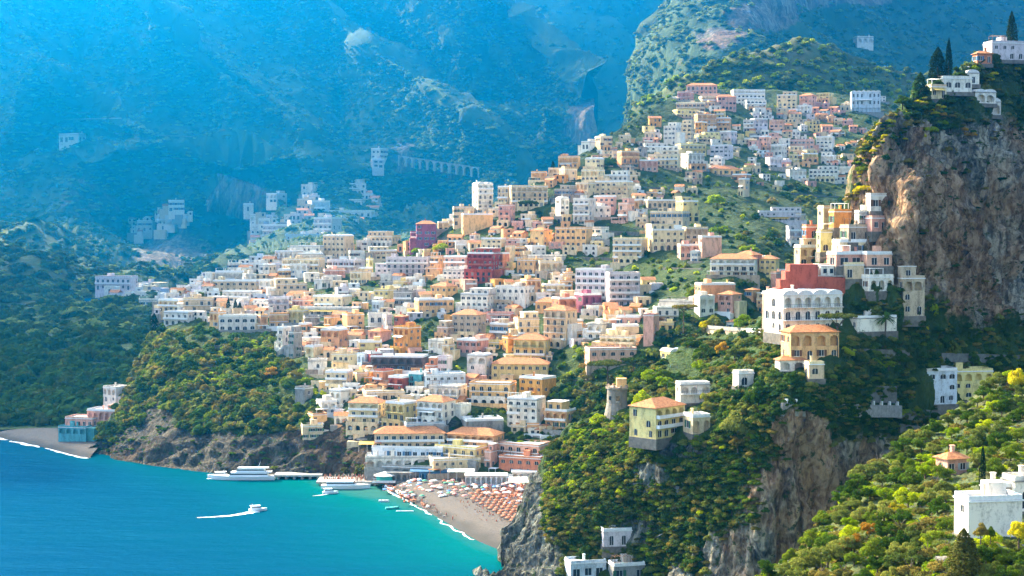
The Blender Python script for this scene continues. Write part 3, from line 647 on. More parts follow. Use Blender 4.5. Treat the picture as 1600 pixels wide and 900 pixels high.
def glass_mat():
    m, n, l, b = new_mat('window_glass'); g = n.new('ShaderNodeNewGeometry')
    r = ramp(n, l, g.outputs['Random Per Island'], [(0.0, (0.012, 0.016, 0.022)), (0.6, (0.03, 0.035, 0.045)), (0.78, (0.10, 0.09, 0.08)), (1.0, (0.35, 0.33, 0.30))])
    l.new(r, b.inputs['Base Color']); b.inputs['Roughness'].default_value = 0.25; b.inputs['Specular IOR Level'].default_value = 0.4; return m
M_glass = glass_mat()
SHUT = [M_green_sh, M_brown_sh, M_blue_sh, M_grey_sh]

# ------------------------------------------------------------------ houses
def win_mb(b, w, h, kind, T, lod):
    """one window (origin at the middle of its sill, wall plane y = 0, outside is -y), placed by T"""
    def bx(x0, x1, y0, y1, z0, z1, mi):
        o = len(b.v); b.box(x0, x1, y0, y1, z0, z1, mi)
        for i in range(o, len(b.v)): b.v[i] = tuple(T @ Vector(b.v[i]))
    def q(pts, mi):
        b.add([tuple(T @ Vector(p)) for p in pts], [tuple(range(len(pts)))], mi)
    hw = w / 2
    q([(-hw, .17, 0), (hw, .17, 0), (hw, .17, h), (-hw, .17, h)], 0)
    if lod == 0: return
    t = 0.07
    bx(-hw, -hw + t, .1, .16, 0, h, 1); bx(hw - t, hw, .1, .16, 0, h, 1); bx(-t / 2, t / 2, .1, .16, 0, h, 1); bx(-hw, hw, .1, .155, h - t, h, 1)
    if kind == 'shutter':
        bx(-hw * 1.95, -hw, -.07, -.015, 0, h, 2); bx(hw, hw * 1.95, -.07, -.015, 0, h, 2)
    if kind != 'french': bx(-hw - .1, hw + .1, -.12, .05, -.1, -.005, 1)
WLIB = {}
def win_mesh(w, h, kind, sh, lod):
    key = (round(w, 1), round(h, 1), kind, sh, lod)
    if key not in WLIB:
        b = MB(); win_mb(b, key[0], key[1], kind, Matrix.Identity(4), lod); WLIB[key] = b.mesh('window', [M_glass, M_trim, SHUT[sh]])
    return WLIB[key]
def facade(b, T, W, z0, z1, ops, rec, mi=0):
    """wall face with recessed openings; local x 0..W, outside -y"""
    xs = sorted({0.0, W} | {o[0] for o in ops} | {o[1] for o in ops}); zs = sorted({z0, z1} | {o[2] for o in ops} | {o[3] for o in ops})
    tr = lambda p: tuple(T @ Vector(p))
    # merge: per z band, run over x
    for za, zb in zip(zs[:-1], zs[1:]):
        zc = (za + zb) / 2; run = None
        for xa, xb in zip(xs[:-1], xs[1:]):
            xc = (xa + xb) / 2
            hole = any(o[0] < xc < o[1] and o[2] < zc < o[3] for o in ops)
            if hole:
                if run is not None: b.add([tr((run, 0, za)), tr((xa, 0, za)), tr((xa, 0, zb)), tr((run, 0, zb))], [(0, 1, 2, 3)], mi); run = None
            elif run is None: run = xa
        if run is not None: b.add([tr((run, 0, za)), tr((W, 0, za)), tr((W, 0, zb)), tr((run, 0, zb))], [(0, 1, 2, 3)], mi)
    for o in ops:
        x0, x1, a, c = o[:4]; r = o[4] if len(o) > 4 else rec
        v = [(x0, 0, a), (x1, 0, a), (x1, 0, c), (x0, 0, c), (x0, r, a), (x1, r, a), (x1, r, c), (x0, r, c)]
        b.add([tr(p) for p in v], [(0, 1, 5, 4), (1, 2, 6, 5), (2, 3, 7, 6), (3, 0, 4, 7), (4, 5, 6, 7)], mi)
        if len(o) > 5 and o[5]:      # arched head
            hw = (x1 - x0) / 2; rise = min(hw, (c - a) * 0.45); cx = (x0 + x1) / 2
            for s in (-1, 1):
                arc = [(cx + s * hw * math.cos(t), 0.015, c - rise + rise * math.sin(t)) for t in (0, .4, .8, 1.2, 1.5708)]
                pts = [(cx + s * hw, 0.015, c)] + (arc if s > 0 else arc); 
                b.add([tr(p) for p in (pts if s < 0 else pts[::-1])], [tuple(range(len(pts)))], mi)
HOUSES = []
def house(x0, x1, yt, yb, col='w', roof='f', opts='', sheet=None, yaw=None, name='house', label=None, cat='house', floors=None, depth=None, D=None, win=None, base=5.0, group='houses of the hillside town', shut=None, big=None):
    s = sheet or S_town
    r = random.Random(int(x0 * 131 + yb * 17 + x1))
    cx = (x0 + x1) / 2
    d = D if D else float(s.depth(cx, yb))
    if not D and s in (S_crag, S_near):
        _n, hit = ray(s, cx, yb)
        if hit is not None and abs(hit.y - d) < 25: d = hit.y
        d -= 1.2
    pos = Pv(cx, yb, d)
    sc = d / 950.0 if s in (S_west, S_wood) else 1.0
    k = d / F / sc; pw = (x1 - x0) * k; H = max(2.6, (yb - yt) * k - (0.7 if roof == 'f' else 0.9 if roof == 't' else 0.4))
    if yaw is None and s in (S_crag, S_near): yaw = r.choice([10, 15, 20])
    if yaw is None: yaw = r.choice([6, 14, 24, -12, -22, -34, -28, -38]) if pw < 16 else (r.choice([8, 14, -14, -22, -28]) if pw < 24 else r.choice([3, -6, -10, -12]))
    if 'y' in opts: yaw = 32
    ya = R(yaw)
    Dp = depth or max(5.0, min(11.0, 0.42 * pw + 3.5))
    if s in (S_crag, S_near) and not depth: Dp = max(3.5, min(Dp, .5 * pw))
    W = max((pw - Dp * math.sin(abs(ya))) / math.cos(ya), pw * 0.55)
    storeyh = H / max(1, round(H / 3.15)); n = floors or (3 if '3' in opts else max(1, round(H / 3.15))); storeyh = H / n
    px_st = storeyh / k                       # storey height in picture pixels
    lod = 1 if px_st > 6.5 else 0
    indiv = px_st > 9.5 if big is None else big
    root = empty(name, pos, ya)
    if sc != 1.0: root.scale = (sc, sc, sc)
    L = -W / 2
    if s in (S_crag, S_near): base = .6
    # body: front plane at y=0, back at y=Dp
    setb = ('t' not in roof) and n >= 3 and ('u' in opts or r.random() < 0.3) and 'n' not in opts
    setb = setb and not (s is S_crag and r.random() < .5); nb = n - 1 if setb else n
    Hb = nb * storeyh
    wallm = M_wall[col]
    b = MB(); wins = []
    shut_i = r.randrange(4) if shut is None else shut
    skip = 0.06 if (pw > 18 or 'a' in opts and pw > 14) else r.choice([.1, .2, .3]); grid = pw > 16; loggia = (not grid or 'b' in opts) and r.random() < .55 and 'n' not in opts
    def openings(Wf, nf, z_off, ncol, kinds, side):
        ops = []
        if 'n' in opts and not side: return ops
        cw = Wf / ncol
        for f in range(nf):
            zf = z_off + f * storeyh
            fw = r.uniform(.8, 1.3); fa = r.random() < .2
            arcade = ('g' in opts and f == 0 and not side) or (loggia and f == nf - 1 and not side and nf > 1)
            for c in range(ncol):
                if not arcade and r.random() < (skip if not side else (0.08 if 'A' in opts and s is S_crag else 0.4)): continue
                xc = cw * (c + 0.5) + (r.uniform(-.12, .12) * cw if not grid else 0)
                if arcade:
                    w = min(cw * 0.68, 3.4); h = storeyh * 0.78; ops.append((xc - w / 2, xc + w / 2, zf + 0.05, zf + h, 1.4, True)); wins.append((side, xc, zf + 0.05, w, h, 'back', 1.38)); continue
                fr = (f > 0 and 'b' in opts) or (f == 0 and r.random() < .5)
                w = min(cw * 0.5, 1.5 if 'W' not in opts else 2.2) * (1.25 if lod == 0 else 1.0) * fw; h = storeyh * (0.68 if fr else 0.46)
                w = round(w, 1); h = round(h, 1); zb = zf + (0.06 if fr else storeyh * 0.27)
                arch = 'a' in opts or fa or ('A' in opts and r.random() < .5)
                ops.append((xc - w / 2, xc + w / 2, zb, zb + h, 0.25, arch))
                wins.append((side, xc, zb, w, h, 'french' if fr or arch else ('shutter' if (shut_i != 3 or r.random() < .5) and lod else 'plain'), 0.0))
        return ops
    ncol = max(1, int(round(W / r.uniform(3.0, 3.9))))
    Tf = Matrix.Translation((L, 0, 0)); Tl = Matrix.Translation((L, Dp, 0)) @ Matrix.Rotation(-math.pi / 2, 4, 'Z'); Tr = Matrix.Translation((-L, 0, 0)) @ Matrix.Rotation(math.pi / 2, 4, 'Z'); Tb = Matrix.Translation((-L, Dp, 0)) @ Matrix.Rotation(math.pi, 4, 'Z')
    TT = {0: Tf, 1: Tl, 2: Tr}
    nside = max(1, int(Dp / 3.6))
    facade(b, Tf, W, -base, Hb, openings(W, nb, 0, ncol, 0, 0), .25)
    facade(b, Tl, Dp, -base, Hb, openings(Dp, nb, 0, nside, 0, 1), .25)
    facade(b, Tr, Dp, -base, Hb, openings(Dp, nb, 0, nside, 0, 2), .25)
    facade(b, Tb, W, -base, Hb, [], .25)
    b.quad((L, 0, Hb), (-L, 0, Hb), (-L, Dp, Hb), (L, Dp, Hb))
    b.build('wall', wallm, root)
    if s in (S_crag, S_near):
        fb = MB(); fb.box(L - .3, -L + .3, -.4, Dp, -3.4 if yb > 220 else -1.6, -.35); fb.build('foundation', M_fstone, root)
    # windows
    if indiv:
        for side, xc, zb, w, h, kd, off in wins:
            T = TT[side] @ Matrix.Translation((xc, off, zb))
            me = win_mesh(w, h, 'french' if kd == 'back' else kd, shut_i, lod)
            o = bpy.data.objects.new('window', me); COL.objects.link(o); o.parent = root; o.matrix_local = T
    elif wins:
        mb = MB()
        for side, xc, zb, w, h, kd, off in wins:
            win_mb(mb, w, h, 'french' if kd == 'back' else kd, TT[side] @ Matrix.Translation((xc, off, zb)), lod)
        tag(mb.build('windows', [M_glass, M_trim, SHUT[shut_i]], root), kind='stuff')
    # cornice band
    if lod and 't' not in roof:
        c_ = MB(); c_.box(L - .18, -L + .18, -.18, Dp + .18, Hb + .003, Hb + .22); c_.build('cornice', M_trim if col != 'w' or r.random() < .5 else M_stone, root)
        z = Hb + .223
    else: z = Hb + .003
    # upper set-back storey
    if setb:
        u = MB(); ins = 1.6; side = r.choice([0, 1]); ux0 = L + (0 if side else W * .3); ux1 = -L - (W * .3 if side else 0)
        zt = Hb + storeyh
        uops = []; uw = []
        nc = max(1, int((ux1 - ux0) / 3.4)); cw = (ux1 - ux0) / nc
        for c in range(nc):
            w = min(1.5, cw * .5); uops.append((cw * (c + .5) - w / 2, cw * (c + .5) + w / 2, z + .1, z + storeyh * .66, .25, 'a' in opts)); uw.append((cw * (c + .5), w))
        facade(u, Matrix.Translation((ux0, ins, 0)), ux1 - ux0, z, zt, uops, .25)
        facade(u, Matrix.Translation((ux0, Dp, 0)) @ Matrix.Rotation(-math.pi / 2, 4, 'Z'), Dp - ins, z, zt, [], .25)
        facade(u, Matrix.Translation((ux1, ins, 0)) @ Matrix.Rotation(math.pi / 2, 4, 'Z'), Dp - ins, z, zt, [], .25)
        u.quad((ux0, ins, zt), (ux1, ins, zt), (ux1, Dp, zt), (ux0, Dp, zt)); u.quad((ux1, Dp, z), (ux0, Dp, z), (ux0, Dp, zt), (ux1, Dp, zt))
        us = u.build('upper_storey', wallm, root)
        wm = MB()
        for xc, w in uw: win_mb(wm, w, storeyh * .66 - .1 + (z - Hb) * 0, 'french', Matrix.Translation((ux0 + xc, ins, z + .1)), lod)
        tag(wm.build('windows', [M_glass, M_trim, SHUT[shut_i]], us), kind='stuff')
        rr = MB(); rr.box(ux0 - .15, ux1 + .15, ins - .15, Dp + .1, zt + .003, zt + .2); rr.build('upper_roof', M_roofw, root)
    # roof
    rb = MB(); mats = [M_roofw]
    if roof == 't':
        e = .45; rise = min(.2 * Dp + .3, 2.4) if W > Dp else .2 * W; hx = min(W / 2, Dp / 2); ym = Dp / 2
        A = [(L - e, -e, z), (-L + e, -e, z), (-L + e, Dp + e, z), (L - e, Dp + e, z)]
        B_ = [(L - e, -e, z + .12), (-L + e, -e, z + .12), (-L + e, Dp + e, z + .12), (L - e, Dp + e, z + .12), (L + hx * .8, ym, z + rise + .12), (-L - hx * .8, ym, z + rise + .12)]
        rb.add(A + B_, [(0, 3, 2, 1), (0, 1, 5, 4), (1, 2, 6, 5), (2, 3, 7, 6), (3, 0, 4, 7), (4, 5, 9, 8), (5, 6, 9), (6, 7, 8, 9), (7, 4, 8)]); mats = [M_tile]
        ztop = z + rise
    elif roof == 'v':
        nvv = max(1, int(round(W / 4.5))); cw = W / nvv
        for i in range(nvv):
            xa = L + i * cw; N_ = 7; pr = []
            for j in range(N_ + 1):
                t = math.pi * j / N_; pr.append((xa + cw / 2 - math.cos(t) * cw / 2, z + math.sin(t) * cw * .24))
            v = [(x, -.1, zz) for x, zz in pr] + [(x, Dp, zz) for x, zz in pr]; m_ = N_ + 1
            rb.add(v, [(j, j + 1, m_ + j + 1, m_ + j) for j in range(N_)] + [tuple(range(m_))[::-1], tuple(range(m_, 2 * m_))])
        ztop = z + cw * .24
    elif roof == 'd':
        rb.box(L, -L, 0, Dp, z, z + .15); rr_ = min(W, Dp) * .42
        rb.lathe([(rr_, z + .15), (rr_, z + .7), (rr_ * .96, z + 1.2), (rr_ * .78, z + rr_ * .62 + .6), (rr_ * .45, z + rr_ * .88 + .6), (.05, z + rr_ + .6)], 12, (0, Dp / 2, 0)); ztop = z + rr_
    else:
        ph = .75; t = .16; e = 0
        rb.box(L, -L, 0, Dp, z, z + .06, 1)
        if not setb or True:
            rb.box(L, -L, 0, t, z + .06, z + ph); rb.box(L, -L, Dp - t, Dp, z + .06, z + ph); rb.box(L, L + t, t, Dp - t, z + .06, z + ph); rb.box(-L - t, -L, t, Dp - t, z + .06, z + ph)
        mats = [wallm if r.random() < .6 else M_trim, M_terr if r.random() < .45 else M_roofw]; ztop = z + ph
    if roof != 'x': rb.build('roof', mats, root)
    # roof furniture
    if lod or r.random() < .4:
        if r.random() < .65:
            ch = MB(); x = r.uniform(L + 1, -L - 1) if W > 3 else 0; y = r.uniform(Dp * .4, Dp * .8); ch.box(x - .3, x + .3, y - .3, y + .3, z + (.0 if roof != 't' else .6), ztop + 1.1); ch.box(x - .4, x + .4, y - .4, y + .4, ztop + 1.1, ztop + 1.25); ch.build('chimney', wallm, root)
        if roof == 'f' and not setb and r.random() < .55 and W > 6:
            x = r.uniform(L + 1.5, -L - 3.5); sh = MB(); sh.box(x, x + r.uniform(2, 3.2), Dp * .45, Dp * .95, z + .06, z + 2.3); sh.build('stair_house', wallm, root)
        if roof == 'f' and not setb and r.random() < .3 and W > 5:
            pg = MB(); x0_, x1_ = L + .4, min(-L - .4, L + .4 + 4.5)
            for xx in (x0_, x1_):
                for yy in (.4, 3.0): pg.box(xx - .07, xx + .07, yy - .07, yy + .07, z, z + 2.4)
            for i in range(7):
                xx = x0_ + (x1_ - x0_) * i / 6; pg.box(xx - .05, xx + .05, .2, 3.2, z + 2.4, z + 2.5)
            pg.build('pergola', M_trim if r.random() < .5 else M_wood, root)
    # balconies
    if ('b' in opts or r.random() < .28) and n >= 2 and 'n' not in opts:
        for f in range(1, nb):
            if 'b' not in opts and r.random() < .5: continue
            bb = MB(); zb = f * storeyh; xa, xb = (L + .2, -L - .2) if ('b' in opts or r.random() < .4) else ((L + .3, L + W * .45) if r.random() < .5 else (L + W * .5, -L - .3)); o_ = 1.15
            bb.box(xa, xb, -o_, -.003, zb - .16, zb + .02, 0)
            if lod == 0 or 'S' in opts or r.random() < .45:
                bb.box(xa, xb, -o_, -o_ + .1, zb + .02, zb + .85, 0); bb.box(xa, xa + .1, -o_ + .1, -.003, zb + .02, zb + .85, 0); bb.box(xb - .1, xb, -o_ + .1, -.003, zb + .02, zb + .85, 0)
            else:
                bb.box(xa, xb, -o_, -o_ + .05, zb + .88, zb + .95, 1)
                m_ = max(2, int((xb - xa) / .7))
                for i in range(m_ + 1):
                    x = xa + (xb - xa - .05) * i / m_; bb.box(x, x + .05, -o_ + .003, -o_ + .045, zb + .02, zb + .88, 1)
            bb.build('balcony', [M_trim if r.random() < .7 else wallm, M_iron], root)
    if 'w' in opts or (lod and r.random() < .07):
        aw = MB(); zb = (1 if 'w' in opts else max(1, nb - 1)) * storeyh - .35; xa, xb = L + W * .1, L + W * .7
        aw.add([(xa, -.02, zb), (xb, -.02, zb), (xb, -2, zb - .7), (xa, -2, zb - .7), (xa, -.02, zb - .06), (xb, -.02, zb - .06), (xb, -2, zb - .76), (xa, -2, zb - .76)], [(0, 3, 2, 1), (4, 5, 6, 7), (2, 3, 7, 6), (0, 1, 5, 4), (1, 2, 6, 5), (3, 0, 4, 7)])
        aw.build('awning', r.choice([M_canvas, M_yaw, M_canvas]), root)
    # garden terrace in front, with its own retaining wall and parapet
    if s is S_town and 'n' not in opts and 'z' not in opts and r.random() < .62:
        tb = MB(); dz = r.uniform(-.2, .15) * storeyh; out = r.uniform(1.8, 4.2); xa = L - r.uniform(0, 3.5); xb = -L + r.uniform(0, 3.5)
        tb.box(xa, xb, -out, -.004, -base - 3, dz - .05); tb.box(xa, xb, -out - .18, -out, -base - 3, dz + .8)
        if r.random() < .5: tb.box(xa - .15, xa, -out, -.004, -base - 3, dz + .8)
        tm = r.choice([wallm, M_stone, M_trim, M_wall['c'], M_wall['t'], M_stone]); tb.build('terrace', [tm], root)
        if r.random() < .4:
            pb = MB(); xa2 = xa + .3; xb2 = min(xb - .3, xa + r.uniform(3, 6))
            for xx in (xa2, xb2): pb.box(xx - .08, xx + .08, -out + .15, -out + .3, dz, dz + 2.3)
            pb.box(xa2 - .2, xb2 + .2, -out + .1, -.1, dz + 2.3, dz + 2.42); pb.build('canopy', r.choice([M_canvas, M_wood, M_trim, M_tile]), root)
    # lower storey stepping forward, with its own arches and a terrace on top
    if s is S_town and n >= 3 and 'n' not in opts and 'q' not in opts and r.random() < .6:
        eb = MB(); ed = r.uniform(1.8, 3.2); eh = storeyh * (2 if n >= 5 and r.random() < .5 else 1); ew = W * r.uniform(.55, 1.1); ex = r.uniform(L, -L - ew) if ew < W else -ew / 2
        nn = max(2, int(ew / 3.1)); cw = ew / nn; pl = r.random() < .6
        eo = [(i * cw + cw * .2, (i + 1) * cw - cw * .2, .1, eh * .45 if eh > 4.5 else eh * .78, 1.2 if pl else .3, pl) for i in range(nn)]
        if eh > 4.5: eo += [(i * cw + cw * .27, (i + 1) * cw - cw * .27, eh * .55, eh * .85, .3, not pl) for i in range(nn)]
        facade(eb, Matrix.Translation((ex, -ed, 0)), ew, -base, eh, eo, .3)
        facade(eb, Matrix.Translation((ex, -.01, 0)) @ Matrix.Rotation(-math.pi / 2, 4, 'Z'), ed - .01, -base, eh, [], .25); facade(eb, Matrix.Translation((ex + ew, -ed, 0)) @ Matrix.Rotation(math.pi / 2, 4, 'Z'), ed - .01, -base, eh, [], .25)
        eb.box(ex - .08, ex + ew + .08, -ed - .08, -.012, eh + .002, eh + .18); eb.box(ex, ex + ew, -ed, -ed + .12, eh + .18, eh + .95)
        lower = eb.build('lower_storey', r.choice([wallm, wallm, M_wall['w'], M_wall['c'], M_wall['s']]), root)
        gb = MB()
        for o_ in eo: gb.quad((ex + o_[0], -ed + o_[4] - .02, o_[2]), (ex + o_[1], -ed + o_[4] - .02, o_[2]), (ex + o_[1], -ed + o_[4] - .02, o_[3]), (ex + o_[0], -ed + o_[4] - .02, o_[3]))
        tag(gb.build('windows', M_glass, lower), kind='stuff')
    # lower wing
    if pw < 26 and 'n' not in opts and s is S_town and r.random() < .4:
        sd_ = r.choice([-1, 1]); ww = r.uniform(2.5, 4.5); hh = max(2.6, Hb * r.uniform(.35, .7)); y0 = r.uniform(.6, 2.0)
        xa = L - ww if sd_ < 0 else -L; wb_ = MB()
        facade(wb_, Matrix.Translation((xa, y0, 0)), ww, -base, hh, [(ww * .3, ww * .7, hh - 2.0, hh - .7, .25, 'a' in opts)], .25)
        facade(wb_, Matrix.Translation((xa, Dp, 0)) @ Matrix.Rotation(-math.pi / 2, 4, 'Z'), Dp - y0, -base, hh, [], .25)
        facade(wb_, Matrix.Translation((xa + ww, y0, 0)) @ Matrix.Rotation(math.pi / 2, 4, 'Z'), Dp - y0, -base, hh, [], .25)
        wb_.box(xa - .1, xa + ww + .1, y0 - .1, Dp - .05, hh, hh + .25); wb_.build('side_wing', r.choice([wallm, wallm, M_wall['w'], M_wall['c']]), root)
    info = dict(o=root, px=cx, py=(yt + yb) / 2, w=x1 - x0, h=yb - yt, col=WNAME[col], n=n, roof=roof, opts=opts, label=label, cat=cat, setb=setb, name=name, W=W, Dp=Dp, H=H)
    root['category'] = cat
    if group: root['group'] = group
    HOUSES.append(info)
    return root

